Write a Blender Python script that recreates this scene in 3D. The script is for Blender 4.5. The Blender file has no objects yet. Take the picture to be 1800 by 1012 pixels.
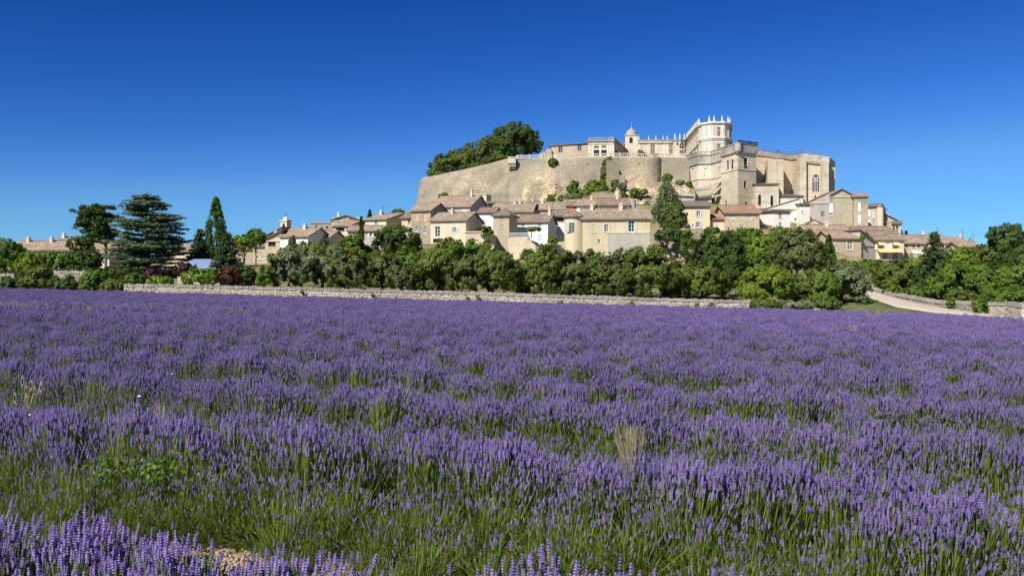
import bpy, math, random
import numpy as np
from mathutils import Vector, noise as mnoise

random.seed(7); RNG = np.random.default_rng(7)
R = math.radians
# ------------------------------------------------------------------ camera, sky, sun, exposure
sc = bpy.context.scene
EYE = 2.1; FP = 1559.0                       # eye height; focal length in photograph pixels
cam_d = bpy.data.cameras.new('camera'); cam = bpy.data.objects.new('camera', cam_d)
sc.collection.objects.link(cam); sc.camera = cam
cam.location = (0, 0, EYE); cam.rotation_euler = (R(90), 0, 0)
cam_d.sensor_width = 36; cam_d.lens = 36 * FP / 1800; cam_d.clip_start = .1; cam_d.clip_end = 12000

SUN_AZ = R(37); SUN_EL = R(43)               # sun behind the viewer's left shoulder
sun_dir = Vector((-math.sin(SUN_AZ) * math.cos(SUN_EL), -math.cos(SUN_AZ) * math.cos(SUN_EL), math.sin(SUN_EL)))
sd = bpy.data.lights.new('sun', 'SUN'); sd.energy = 5.0; sd.angle = R(.53); sd.color = (1.0, .95, .86)
so = bpy.data.objects.new('sun', sd); sc.collection.objects.link(so)
so.rotation_euler = sun_dir.to_track_quat('Z', 'Y').to_euler(); so.location = (-60, -60, 90)
w = bpy.data.worlds.new('World'); sc.world = w; w.use_nodes = True
nt = w.node_tree; nt.nodes.clear()
sky = nt.nodes.new('ShaderNodeTexSky'); sky.sky_type = 'NISHITA'; sky.sun_disc = False
sky.sun_elevation = SUN_EL; sky.sun_rotation = R(180) + SUN_AZ
sky.altitude = 1500; sky.air_density = 1.0; sky.dust_density = .15; sky.ozone_density = 4.5
# deep polarised blue of a clear summer noon: steeper response per colour channel, the same over the whole sky
sep = nt.nodes.new('ShaderNodeSeparateColor'); cmb = nt.nodes.new('ShaderNodeCombineColor'); nt.links.new(sky.outputs[0], sep.inputs[0])
def _mth(op, a, b):
    n = nt.nodes.new('ShaderNodeMath'); n.operation = op; n.inputs[1].default_value = b if isinstance(b, float) else 0
    nt.links.new(a, n.inputs[0])
    if not isinstance(b, float): nt.links.new(b, n.inputs[1])
    return n.outputs[0]
for ch, (pw, k, cap) in enumerate(((2.9, 4.4, .42), (1.95, 1.44, .77), (1.5, 1.36, 1.10))):
    x = _mth('MULTIPLY', sep.outputs[ch], .1)
    y = _mth('MINIMUM', _mth('MULTIPLY', _mth('POWER', x, pw), k), _mth('MULTIPLY', x, cap))
    nt.links.new(_mth('MULTIPLY', y, 10.0), cmb.inputs[ch])
bg = nt.nodes.new('ShaderNodeBackground'); bg.inputs['Strength'].default_value = .077
wo = nt.nodes.new('ShaderNodeOutputWorld')
nt.links.new(cmb.outputs[0], bg.inputs['Color']); nt.links.new(bg.outputs[0], wo.inputs[0])
sc.view_settings.view_transform = 'Standard'; sc.view_settings.look = 'None'
sc.view_settings.exposure = 0.4; sc.view_settings.gamma = 1; sc.view_settings.use_curve_mapping = False
sc.render.engine = 'CYCLES'
try:
    sc.cycles.max_bounces = 6; sc.cycles.diffuse_bounces = 3; sc.cycles.transparent_max_bounces = 4; sc.cycles.use_denoising = True
except Exception: pass

# ------------------------------------------------------------------ materials
def _mat(name, rough=.9, spec=.2):
    m = bpy.data.materials.new(name); m.use_nodes = True
    n = m.node_tree.nodes; b = n['Principled BSDF']
    b.inputs['Roughness'].default_value = rough
    b.inputs['Specular IOR Level'].default_value = spec
    return m, m.node_tree, b
def _n(t, typ, **kw):
    x = t.nodes.new(typ)
    for k, v in kw.items():
        if k in x.inputs: x.inputs[k].default_value = v
        else: setattr(x, k, v)
    return x
def _mix(t, f, a, b, mode='MIX'):
    x = t.nodes.new('ShaderNodeMix'); x.data_type = 'RGBA'; x.blend_type = mode
    for s, v in ((x.inputs[0], f), (x.inputs[6], a), (x.inputs[7], b)):
        if isinstance(v, (int, float)): s.default_value = v
        elif isinstance(v, tuple): s.default_value = (*v, 1) if len(v) == 3 else v
        else: t.links.new(v, s)
    return x.outputs[2]
def _ramp(t, inp, a, b):
    x = t.nodes.new('ShaderNodeMapRange'); x.inputs[1].default_value = a; x.inputs[2].default_value = b
    t.links.new(inp, x.inputs[0]); return x.outputs[0]
def _pos(t, sx=1, sy=1, sz=1):
    g = t.nodes.new('ShaderNodeNewGeometry'); mp = t.nodes.new('ShaderNodeMapping')
    mp.inputs['Scale'].default_value = (sx, sy, sz); t.links.new(g.outputs['Position'], mp.inputs[0]); return mp.outputs[0]
def _noise(t, vec, scale, detail=4, rough=.6):
    x = t.nodes.new('ShaderNodeTexNoise'); x.inputs['Scale'].default_value = scale
    x.inputs['Detail'].default_value = detail; x.inputs['Roughness'].default_value = rough
    t.links.new(vec, x.inputs['Vector']); return x.outputs[0]
def _bump(t, b, h, strength, dist):
    x = t.nodes.new('ShaderNodeBump'); x.inputs['Strength'].default_value = strength; x.inputs['Distance'].default_value = dist
    t.links.new(h, x.inputs['Height']); t.links.new(x.outputs[0], b.inputs['Normal'])
MC = {}
def plain(name, c, rough=.8, spec=.2, metal=0):
    if name in MC: return MC[name]
    m, t, b = _mat(name, rough, spec); b.inputs['Metallic'].default_value = metal
    v = _noise(t, _pos(t), 3, 3)
    t.links.new(_mix(t, _ramp(t, v, .3, .7), tuple(x * .82 for x in c), tuple(min(1, x * 1.1) for x in c)), b.inputs['Base Color'])
    MC[name] = m; return m
def plaster(name, c, stain=(.30, .26, .20), amt=.5):
    if name in MC: return MC[name]
    m, t, b = _mat(name)
    p = _pos(t); ps = _pos(t, 1, 1, .22)
    big = _ramp(t, _noise(t, ps, .55, 6), .42, .72); fine = _ramp(t, _noise(t, p, 3.5, 5), .3, .7)
    c1 = _mix(t, fine, tuple(x * .86 for x in c), tuple(min(.9, x * 1.06) for x in c))
    x = t.nodes.new('ShaderNodeMath'); x.operation = 'MULTIPLY'; x.inputs[1].default_value = amt; t.links.new(big, x.inputs[0])
    t.links.new(_mix(t, x.outputs[0], c1, stain), b.inputs['Base Color'])
    _bump(t, b, fine, .35, .05); MC[name] = m; return m
def stone(name, c1, c2, scale=2.0, stain=(.20, .17, .13), amt=.6, mortar=(.5, .43, .31), big=.12, dist=.06, band=0, lo=.46, hi=.57, pits=0):
    """coursed rubble: voronoi stones flattened in height, broad weathering"""
    if name in MC: return MC[name]
    m, t, b = _mat(name)
    vec = _pos(t, 1, 1, 1.9)
    vo = t.nodes.new('ShaderNodeTexVoronoi'); vo.inputs['Scale'].default_value = scale; t.links.new(vec, vo.inputs['Vector'])
    ve = t.nodes.new('ShaderNodeTexVoronoi'); ve.feature = 'DISTANCE_TO_EDGE'; ve.inputs['Scale'].default_value = scale; t.links.new(vec, ve.inputs['Vector'])
    sp = t.nodes.new('ShaderNodeSeparateColor'); t.links.new(vo.outputs['Color'], sp.inputs[0])
    p = _pos(t); fine = _noise(t, p, 5, 5)
    n1 = _ramp(t, _noise(t, p, big, 7, .56), lo, hi); n2 = _ramp(t, _noise(t, _pos(t, 1, 1, .18), big * 3, 5, .6), .5, .75)
    col = _mix(t, sp.outputs[0], c1, c2)
    col = _mix(t, _ramp(t, fine, .3, .75), col, tuple(x * .7 for x in c1)) if False else _mix(t, .35, col, _mix(t, _ramp(t, fine, .3, .75), tuple(x * .55 for x in c1), tuple(min(.9, x * 1.25) for x in c2)))
    col = _mix(t, _ramp(t, ve.outputs['Distance'], .09, .02), col, mortar)
    x = t.nodes.new('ShaderNodeMath'); x.operation = 'MULTIPLY'; x.inputs[1].default_value = amt; t.links.new(n1, x.inputs[0])
    col = _mix(t, x.outputs[0], col, stain)
    y = t.nodes.new('ShaderNodeMath'); y.operation = 'MULTIPLY'; y.inputs[1].default_value = amt * .6; t.links.new(n2, y.inputs[0])
    col = _mix(t, y.outputs[0], col, tuple(x * .9 for x in stain))
    if pits:      # putlog holes, missing stones, plants in the joints
        pn = _ramp(t, _noise(t, _pos(t, 1, 1, 1.3), .75, 2, .5), .69, .74); pq = t.nodes.new('ShaderNodeMath'); pq.operation = 'MULTIPLY'; pq.inputs[1].default_value = pits; t.links.new(pn, pq.inputs[0])
        col = _mix(t, pq.outputs[0], col, (.09, .085, .05))
        st2 = _ramp(t, _noise(t, _pos(t, .55, .55, .06), 1.0, 4, .6), .55, .72); sq = t.nodes.new('ShaderNodeMath'); sq.operation = 'MULTIPLY'; sq.inputs[1].default_value = .55; t.links.new(st2, sq.inputs[0])
        col = _mix(t, sq.outputs[0], col, tuple(x * .75 for x in stain))
    if band:      # uneven weathered courses
        bn = t.nodes.new('ShaderNodeMath'); bn.operation = 'MULTIPLY'; bn.inputs[1].default_value = band; t.links.new(_ramp(t, _noise(t, _pos(t, .16, .16, 1.1), 1.0, 3, .5), .52, .6), bn.inputs[0])
        col = _mix(t, bn.outputs[0], col, tuple(x * .78 for x in stain))
    t.links.new(col, b.inputs['Base Color'])
    _bump(t, b, _ramp(t, ve.outputs['Distance'], 0, .12), .7, dist); MC[name] = m; return m
def tiles(name, c1, c2, c3):
    """canal tiles: UV u runs along the eave, v up the slope, both in metres"""
    if name in MC: return MC[name]
    m, t, b = _mat(name, .9)
    uv = t.nodes.new('ShaderNodeUVMap'); mp = t.nodes.new('ShaderNodeMapping'); mp.inputs['Scale'].default_value = (3.6, 2.4, 1)
    t.links.new(uv.outputs[0], mp.inputs[0])
    vo = t.nodes.new('ShaderNodeTexVoronoi'); vo.inputs['Scale'].default_value = 1; vo.inputs['Randomness'].default_value = .25; t.links.new(mp.outputs[0], vo.inputs['Vector'])
    sp = t.nodes.new('ShaderNodeSeparateColor'); t.links.new(vo.outputs['Color'], sp.inputs[0])
    col = _mix(t, sp.outputs[0], c1, c2); col = _mix(t, _ramp(t, sp.outputs[1], .55, 1.0), col, c3)
    big = _ramp(t, _noise(t, _pos(t), .5, 6, .7), .4, .65)
    col = _mix(t, big, col, _mix(t, .5, col, tuple(x * .45 for x in c1)))
    wv = t.nodes.new('ShaderNodeTexWave'); wv.bands_direction = 'X'; wv.inputs['Scale'].default_value = .57
    mp2 = t.nodes.new('ShaderNodeMapping'); mp2.inputs['Scale'].default_value = (2, .001, 1); t.links.new(uv.outputs[0], mp2.inputs[0]); t.links.new(mp2.outputs[0], wv.inputs['Vector'])
    t.links.new(_mix(t, _ramp(t, wv.outputs[1], .35, 0), col, _mix(t, .6, col, (.07, .05, .04))), b.inputs['Base Color'])
    _bump(t, b, wv.outputs[1], .8, .1); MC[name] = m; return m
def leaf(name, a, bcol, trans=.25):
    if name in MC: return MC[name]
    m, t, b = _mat(name, .55, .25)
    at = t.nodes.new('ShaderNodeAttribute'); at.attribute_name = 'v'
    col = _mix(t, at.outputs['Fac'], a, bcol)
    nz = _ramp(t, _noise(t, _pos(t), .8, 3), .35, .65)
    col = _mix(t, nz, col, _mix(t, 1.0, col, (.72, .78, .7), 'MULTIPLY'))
    t.links.new(col, b.inputs['Base Color'])
    tr = t.nodes.new('ShaderNodeBsdfTranslucent'); t.links.new(_mix(t, 1.0, col, (1.2, 1.5, .5), 'MULTIPLY'), tr.inputs[0])
    mx = t.nodes.new('ShaderNodeMixShader'); mx.inputs[0].default_value = trans
    t.links.new(b.outputs[0], mx.inputs[1]); t.links.new(tr.outputs[0], mx.inputs[2])
    t.links.new(mx.outputs[0], t.nodes['Material Output'].inputs[0]); MC[name] = m; return m

CREAM = plaster('plaster_cream', (.70, .60, .42), stain=(.42, .36, .27), amt=.5); WHITE = plaster('plaster_white', (.84, .81, .74), stain=(.5, .46, .4), amt=.2)
YELLOW = plaster('plaster_yellow', (.74, .61, .38), amt=.2); PINK = plaster('plaster_pinkish', (.66, .54, .41), stain=(.4, .34, .27), amt=.3)
GREYP = plaster('plaster_grey', (.50, .455, .38), stain=(.30, .27, .22), amt=.6); OLDW = plaster('plaster_old_whitewash', (.78, .72, .60), stain=(.36, .32, .27), amt=.55)
RUB = stone('rubble_ochre', (.50, .39, .23), (.78, .65, .44), 2.2, stain=(.32, .27, .2), amt=.4)
RUBG = stone('rubble_grey', (.36, .31, .23), (.62, .54, .40), 2.2, amt=.45)
RAMP = stone('rampart_stone', (.37, .305, .19), (.68, .565, .36), 1.15, stain=(.27, .24, .185), amt=.85, mortar=(.30, .25, .17), big=.045, dist=.12, lo=.37, hi=.53, pits=.8)
ROCK = stone('rock_ochre', (.46, .36, .21), (.72, .58, .36), .7, stain=(.24, .20, .14), amt=.8, big=.12, mortar=(.30, .24, .15), dist=.25)
ASHL = stone('ashlar_pale', (.60, .53, .39), (.76, .69, .53), 1.0, stain=(.40, .35, .26), amt=.5, big=.1, mortar=(.50, .44, .33), dist=.03)
ASHW = stone('ashlar_white', (.80, .76, .66), (.87, .84, .75), 1.0, stain=(.56, .50, .40), amt=.35, big=.13, mortar=(.66, .6, .48), dist=.02)
ASHG = stone('ashlar_weathered', (.40, .37, .31), (.58, .53, .44), 1.1, stain=(.25, .23, .195), amt=.8, big=.2, mortar=(.30, .27, .22), dist=.03)
CHUR = stone('church_ochre', (.58, .42, .19), (.78, .64, .40), .9, stain=(.50, .44, .34), amt=.85, big=.07, mortar=(.50, .42, .28), dist=.04, band=.5)
CHUG = stone('church_grey', (.58, .52, .40), (.76, .69, .54), .9, stain=(.44, .36, .24), amt=.5, big=.09, mortar=(.50, .44, .33), dist=.03, band=.4)
LEAD = plain('brown_leaded_glass', (.17, .13, .10), .3, .5)
TB = tiles('tiles_brown', (.30, .225, .155), (.53, .41, .30), (.21, .165, .12))
TP = tiles('tiles_pale', (.42, .31, .21), (.64, .50, .36), (.28, .22, .16))
TB2 = tiles('tiles_sandy', (.38, .295, .205), (.62, .50, .37), (.24, .19, .14))
TB3 = tiles('tiles_rosy', (.34, .23, .16), (.52, .37, .27), (.22, .16, .12))
TR = tiles('tiles_red', (.44, .25, .16), (.60, .39, .27), (.32, .21, .15))
TG = tiles('tiles_greyed', (.25, .21, .17), (.36, .30, .24), (.18, .155, .13))
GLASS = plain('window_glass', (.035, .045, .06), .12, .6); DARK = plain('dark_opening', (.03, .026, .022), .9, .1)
FRAME = plain('white_painted_wood', (.78, .76, .72), .5); STF = plain('pale_stone_trim', (.58, .52, .42), .9)
BLUE = plain('shutter_pale_blue', (.34, .55, .78), .5); BLUE2 = plain('shutter_faded_blue', (.52, .66, .74), .5)
GRN = plain('shutter_grey_green', (.50, .56, .42), .6); GRYS = plain('shutter_grey', (.38, .37, .34), .6)
ORNG = plain('shutter_orange_wood', (.66, .40, .20), .6); REDS = plain('shutter_dark_red', (.32, .10, .06), .6); WSH = plain('shutter_white', (.78, .77, .74), .5)
AWN = plain('awning_orange', (.80, .54, .24), .8); AWNW = plain('awning_white', (.8, .78, .74), .8)
IRON = plain('dark_iron', (.04, .04, .04), .5); BARK = plain('bark_brown', (.11, .085, .06)); BARKG = plain('bark_grey', (.20, .17, .13))

# ------------------------------------------------------------------ mesh helpers
def link(o): sc.collection.objects.link(o)
def PX(x, y, Y): return Vector(((x - 900) / FP * Y, Y, EYE + (506 - y) / FP * Y))
def ZP(y, Y): return EYE + (506 - y) / FP * Y
def M(px, Y): return px / FP * Y
class MB:
    def __init__(s): s.v = []; s.f = []; s.uv = []
    def poly(s, pts, uv=None):
        i = len(s.v); s.v += [tuple(p) for p in pts]; s.f.append(tuple(range(i, i + len(pts))))
        s.uv.append(uv or [(0, 0)] * len(pts))
    def box(s, o, ex, ey, ez):
        """corner o and three edge vectors"""
        o, ex, ey, ez = map(Vector, (o, ex, ey, ez))
        if ex.cross(ey).dot(ez) < 0: o = o + ex; ex = -ex
        c = [o, o + ex, o + ex + ey, o + ey, o + ez, o + ex + ez, o + ex + ey + ez, o + ey + ez]
        i = len(s.v); s.v += [tuple(p) for p in c]
        for q in ((3, 2, 1, 0), (4, 5, 6, 7), (0, 1, 5, 4), (1, 2, 6, 5), (2, 3, 7, 6), (3, 0, 4, 7)):
            s.f.append(tuple(i + k for k in q)); s.uv.append([(0, 0)] * 4)
    def slab(s, pts, th, uvs=None):
        """polygon thickened straight down"""
        n = len(pts); pts = [Vector(p) for p in pts]; lo = [p - Vector((0, 0, th)) for p in pts]
        s.poly(pts, uvs); s.poly(lo[::-1])
        for k in range(n): s.poly([lo[k], lo[(k + 1) % n], pts[(k + 1) % n], pts[k]])
    def lathe(s, c, prof, n=12, a0=0, a1=2 * math.pi):
        full = abs(a1 - a0 - 2 * math.pi) < 1e-6; m = n if full else n + 1; i0 = len(s.v)
        for r, z in prof:
            for k in range(m):
                a = a0 + (a1 - a0) * k / n; s.v.append((c[0] + r * math.cos(a), c[1] + r * math.sin(a), c[2] + z))
        for j in range(len(prof) - 1):
            for k in range(n):
                k2 = (k + 1) % m; s.f.append((i0 + j * m + k, i0 + j * m + k2, i0 + (j + 1) * m + k2, i0 + (j + 1) * m + k)); s.uv.append([(k * .5, prof[j][1]), (k * .5 + .5, prof[j][1]), (k * .5 + .5, prof[j + 1][1]), (k * .5, prof[j + 1][1])])
    def tube(s, pts, rad, n=6):
        pts = [Vector(p) for p in pts]; i0 = len(s.v)
        for j, p in enumerate(pts):
            d = (pts[min(j + 1, len(pts) - 1)] - pts[max(j - 1, 0)]).normalized()
            a = d.orthogonal().normalized(); b = d.cross(a)
            for k in range(n):
                t = 2 * math.pi * k / n; s.v.append(tuple(p + (a * math.cos(t) + b * math.sin(t)) * rad[j]))
        for j in range(len(pts) - 1):
            for k in range(n):
                k2 = (k + 1) % n; s.f.append((i0 + j * n + k, i0 + j * n + k2, i0 + (j + 1) * n + k2, i0 + (j + 1) * n + k)); s.uv.append([(0, 0)] * 4)
    def build(s, name, mat, parent=None, kind=None, smooth=False):
        if not s.v: return None
        off = parent['_o'] if parent is not None and '_o' in parent else (0, 0, 0)
        me = bpy.data.meshes.new(name); me.from_pydata([(a - off[0], b - off[1], c - off[2]) for a, b, c in s.v], [], s.f)
        uv = me.uv_layers.new(name='UVMap'); flat = [c for f in s.uv for p in f for c in p]
        if len(flat) == 2 * len(me.loops): uv.data.foreach_set('uv', flat)
        me.materials.append(mat)
        if smooth: me.polygons.foreach_set('use_smooth', [True] * len(me.polygons))
        me.update(); o = bpy.data.objects.new(name, me); link(o)
        if parent is not None: o.parent = parent; o['_o'] = tuple(off)
        if kind: o['kind'] = kind
        return o
def np_obj(name, V, F, mat, parent=None, vals=None, kind=None, linkit=True):
    """V (n,3), F (m,k) -> object, fast"""
    off = parent['_o'] if parent is not None and '_o' in parent else (0, 0, 0)
    V = np.asarray(V, dtype=np.float32) - np.array(off, dtype=np.float32)
    me = bpy.data.meshes.new(name); k = F.shape[1]; m = F.shape[0]
    me.vertices.add(len(V)); me.vertices.foreach_set('co', V.ravel())
    me.loops.add(m * k); me.loops.foreach_set('vertex_index', F.astype(np.int32).ravel())
    me.polygons.add(m); me.polygons.foreach_set('loop_start', np.arange(0, m * k, k, dtype=np.int32)); me.polygons.foreach_set('loop_total', np.full(m, k, dtype=np.int32))
    if vals is not None:
        at = me.attributes.new('v', 'FLOAT', 'FACE'); at.data.foreach_set('value', np.asarray(vals, dtype=np.float32))
    me.update(calc_edges=True)
    for q in (mat if isinstance(mat, list) else [mat]): me.materials.append(q)
    o = bpy.data.objects.new(name, me)
    if linkit: link(o)
    if parent is not None: o.parent = parent
    if kind: o['kind'] = kind
    return o
def thing(name, label, cat, loc, group=None):
    o = bpy.data.objects.new(name, None); link(o); o.location = loc; o['_o'] = tuple(loc); o.empty_display_size = .5
    o['label'] = label; o['category'] = cat
    if group: o['group'] = group
    return o
def tag(o, label=None, cat=None, group=None, kind=None):
    for k, v in (('label', label), ('category', cat), ('group', group), ('kind', kind)):
        if v: o[k] = v
    return o
def sub(part, mb, name, mat, **k):
    o = mb.build(name, mat, part, **k); return o

# ------------------------------------------------------------------ terrain
SL = -.026
CT = []
def cp(Y, *prs):
    for x, y in prs: p = PX(x, y, Y); CT.append((p.x, p.y, p.z))
cp(150, (0, 480), (250, 478), (450, 476), (600, 462), (760, 455), (950, 462), (1070, 466), (1180, 470), (1300, 445), (1400, 452), (1500, 478), (1600, 480), (1750, 482), (1950, 480))
cp(172, (0, 472), (250, 470), (450, 466), (600, 440), (770, 430), (870, 440), (1000, 448), (1090, 446), (1160, 420), (1250, 405), (1350, 402), (1430, 440), (1520, 462), (1620, 460), (1750, 462))
cp(200, (0, 468), (250, 462), (450, 448), (600, 416), (770, 392), (870, 395), (1000, 397), (1090, 395), (1160, 368), (1250, 372), (1350, 385), (1450, 402), (1520, 420), (1620, 440), (1750, 452))
cp(232, (0, 466), (250, 458), (450, 444), (600, 412), (730, 376), (850, 374), (950, 368), (1050, 354), (1130, 364), (1200, 368), (1250, 374), (1350, 368), (1450, 376), (1530, 414), (1640, 446), (1750, 455))
cp(258, (500, 450), (650, 432), (735, 378), (850, 366), (900, 366), (950, 360), (1000, 342), (1060, 336), (1130, 345), (1200, 352), (1250, 364), (1450, 360), (1540, 412), (1650, 448))
cp(300, (350, 470), (600, 455), (700, 430), (770, 385), (900, 320), (1100, 290), (1250, 290), (1450, 368), (1540, 430), (1600, 445), (1800, 470))
cp(345, (500, 470), (700, 450), (770, 420), (900, 340), (1100, 310), (1300, 320), (1450, 390), (1540, 440), (1600, 460))
for X in range(-260, 281, 60): CT.append((X, 440, 4)); CT.append((X, 520, 2))
for Y in range(150, 450, 60): CT.append((-230, Y, 3)); CT.append((260, Y, 3)); CT.append((-320, Y, 1)); CT.append((340, Y, 1))
CTA = np.array(CT)
def sstep(a, b, x): t = np.clip((x - a) / (b - a), 0, 1); return t * t * (3 - 2 * t)
def ground_np(X, Y):
    X = np.asarray(X, float); Y = np.asarray(Y, float)
    base = SL * np.clip(X, -150, 150)
    d2 = (X[..., None] - CTA[:, 0]) ** 2 + (Y[..., None] - CTA[:, 1]) ** 2 + 9
    wgt = d2 ** -2.0
    hill = (wgt * CTA[:, 2]).sum(-1) / wgt.sum(-1)
    # bank behind the wall, then the hill
    u = X / np.maximum(Y, 1) * FP
    mid = base + 1.2 * sstep(84.2, 84.9, Y) * (1 - sstep(540, 620, u)) * sstep(-700, -680, u)
    mid = mid + 2.0 * sstep(88, 125, Y)
    # rising ground on the track side
    mid = mid + 1.5 * sstep(560, 640, u) * sstep(82, 100, Y)
    z = mid + (hill - mid) * sstep(105, 150, Y)
    far = sstep(300, 420, np.sqrt(X ** 2 + (Y - 230) ** 2) + 0)
    return z * (1 - far) + (-3) * far
def ground(X, Y): return float(ground_np(np.array([X]), np.array([Y]))[0])
def make_ground():
    t = np.linspace(-1, 1, 241); xs = 230 * t + 5000 * t ** 9
    t2 = np.linspace(0, 1, 290); ys = -60 + 520 * t2 + 5500 * t2 ** 14
    ys = np.sort(np.concatenate([ys, [84.0, 84.3, 84.6, 84.95], np.arange(-6000, -60, 700)]))
    gx, gy = np.meshgrid(xs, ys); z = ground_np(gx, gy)
    z = z + (RNG.random(z.shape) - .5) * .25 * sstep(90, 130, gy)
    V = np.stack([gx, gy, z], -1).reshape(-1, 3); nx = len(xs); ny = len(ys)
    i = np.arange(ny - 1)[:, None] * nx + np.arange(nx - 1)[None]; F = np.stack([i, i + 1, i + nx + 1, i + nx], -1).reshape(-1, 4)
    m, tt, b = _mat('ground_grass_and_soil', .95, .1)
    p = _pos(tt); sep = tt.nodes.new('ShaderNodeSeparateXYZ'); tt.links.new(p, sep.inputs[0])
    n1 = _ramp(tt, _noise(tt, p, .25, 7, .7), .4, .6); n2 = _ramp(tt, _noise(tt, p, 2.5, 5), .35, .65)
    gr = _mix(tt, n2, (.045, .075, .015), (.13, .15, .04)); dry = _mix(tt, n2, (.26, .22, .11), (.36, .29, .17))
    grass = _mix(tt, n1, gr, dry); soil = _mix(tt, n2, (.20, .15, .09), (.34, .27, .18))
    fld = tt.nodes.new('ShaderNodeMath'); fld.operation = 'LESS_THAN'; fld.inputs[1].default_value = 84.3; tt.links.new(sep.outputs[1], fld.inputs[0])
    tt.links.new(_mix(tt, fld.outputs[0], grass, soil), b.inputs['Base Color']); _bump(tt, b, n2, .5, .15)
    o = np_obj('ground', V, F, m); o['kind'] = 'structure'; o['label'] = 'grassy hillside and soil under the village and field'
    o.data.polygons.foreach_set('use_smooth', [True] * len(o.data.polygons))
make_ground()

# ------------------------------------------------------------------ walls with openings
def wallface(mb, A, B, z0, z1, ops=(), dep=.28, top=None):
    """A,B (x,y) left to right seen from outside; ops = (u0,u1,za,zb,arch)"""
    A = Vector((A[0], A[1], 0)); B = Vector((B[0], B[1], 0)); L = (B - A).length; e = (B - A) / L; inn = Vector((-e.y, e.x, 0))
    ops = [o for o in ops if o[0] > .02 and o[1] < L - .02]
    us = sorted({0, L, *[o[0] for o in ops], *[o[1] for o in ops]}); zs = sorted({z0, z1, *[o[2] for o in ops], *[o[3] for o in ops]})
    P = lambda u, z, d=0: A + e * u + inn * d + Vector((0, 0, z))
    for i in range(len(us) - 1):
        for j in range(len(zs) - 1):
            uc = (us[i] + us[i + 1]) / 2; zc = (zs[j] + zs[j + 1]) / 2
            if us[i + 1] - us[i] < 1e-6 or zs[j + 1] - zs[j] < 1e-6: continue
            if any(o[0] < uc < o[1] and o[2] < zc < o[3] for o in ops): continue
            mb.poly([P(us[i], zs[j]), P(us[i + 1], zs[j]), P(us[i + 1], zs[j + 1]), P(us[i], zs[j + 1])])
    for u0, u1, a, b, arch in ops:
        mb.poly([P(u0, a), P(u1, a), P(u1, a, dep), P(u0, a, dep)])
        mb.poly([P(u0, a), P(u0, a, dep), P(u0, b, dep), P(u0, b)]); mb.poly([P(u1, a), P(u1, b), P(u1, b, dep), P(u1, a, dep)])
        if not arch: mb.poly([P(u0, b), P(u0, b, dep), P(u1, b, dep), P(u1, b)])
        else:
            r = (u1 - u0) / 2; c = (u0 + u1) / 2; n = 6; ry = min(r * arch, (b - a) * .8)
            arc = [(c - r * math.cos(math.pi * k / n), b - ry + ry * math.sin(math.pi * k / n)) for k in range(n + 1)]
            for k in range(n):
                (ua, za), (ub, zb) = arc[k], arc[k + 1]
                mb.poly([P(ua, za), P(ub, zb), P(ub, b), P(ua, b)] if b - zb > 1e-4 and b - za > 1e-4 else ([P(ua, za), P(ub, zb), P(ua, b)] if b - za > 1e-4 else [P(ua, za), P(ub, zb), P(ub, b)]))
                mb.poly([P(ua, za), P(ua, za, dep), P(ub, zb, dep), P(ub, zb)])
def block_walls(mb, poly, z0, z1, ops=None):
    ops = ops or {}; n = len(poly)
    for k in range(n): wallface(mb, poly[k], poly[(k + 1) % n], z0, z1, ops.get(k, ()))
    mb.poly([(p[0], p[1], z1) for p in poly])
def offset(poly, d):
    n = len(poly); out = []
    for k in range(n):
        p0, p1, p2 = (Vector(poly[(k + q) % n][:2]) for q in (-1, 0, 1))
        e1 = (p1 - p0).normalized(); e2 = (p2 - p1).normalized(); n1 = Vector((e1.y, -e1.x)); n2 = Vector((e2.y, -e2.x))
        b = n1 + n2; b = b / max(.35, b.dot(n1)); out.append(tuple(p1 + b * d))
    return out
def ring(mb, poly, z, h, out, inn=.0, edges=None):
    """cornice band following a polygon"""
    a = offset(poly, out); c = offset(poly, -.02 - inn); n = len(poly)
    for k in (edges if edges is not None else range(n)):
        q = (k + 1) % n
        P = [(a[k], z), (a[q], z), (a[q], z + h), (a[k], z + h)]; A, B, C, D = a[k], a[q], c[q], c[k]
        mb.poly([(*A, z), (*B, z), (*B, z + h), (*A, z + h)]); mb.poly([(*A, z + h), (*B, z + h), (*C, z + h), (*D, z + h)])
        mb.poly([(*A, z), (*D, z), (*C, z), (*B, z)]); mb.poly([(*D, z), (*D, z + h), (*C, z + h), (*C, z)])
def hit(A, B, xpx):
    """where the sight line of photo column xpx meets the line AB (distance along it, depth)"""
    k = (xpx - 900) / FP; dx = B[0] - A[0]; dy = B[1] - A[1]; t = (k * A[1] - A[0]) / (dx - k * dy)
    L = math.hypot(dx, dy); return t * L, A[1] + t * dy
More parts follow.
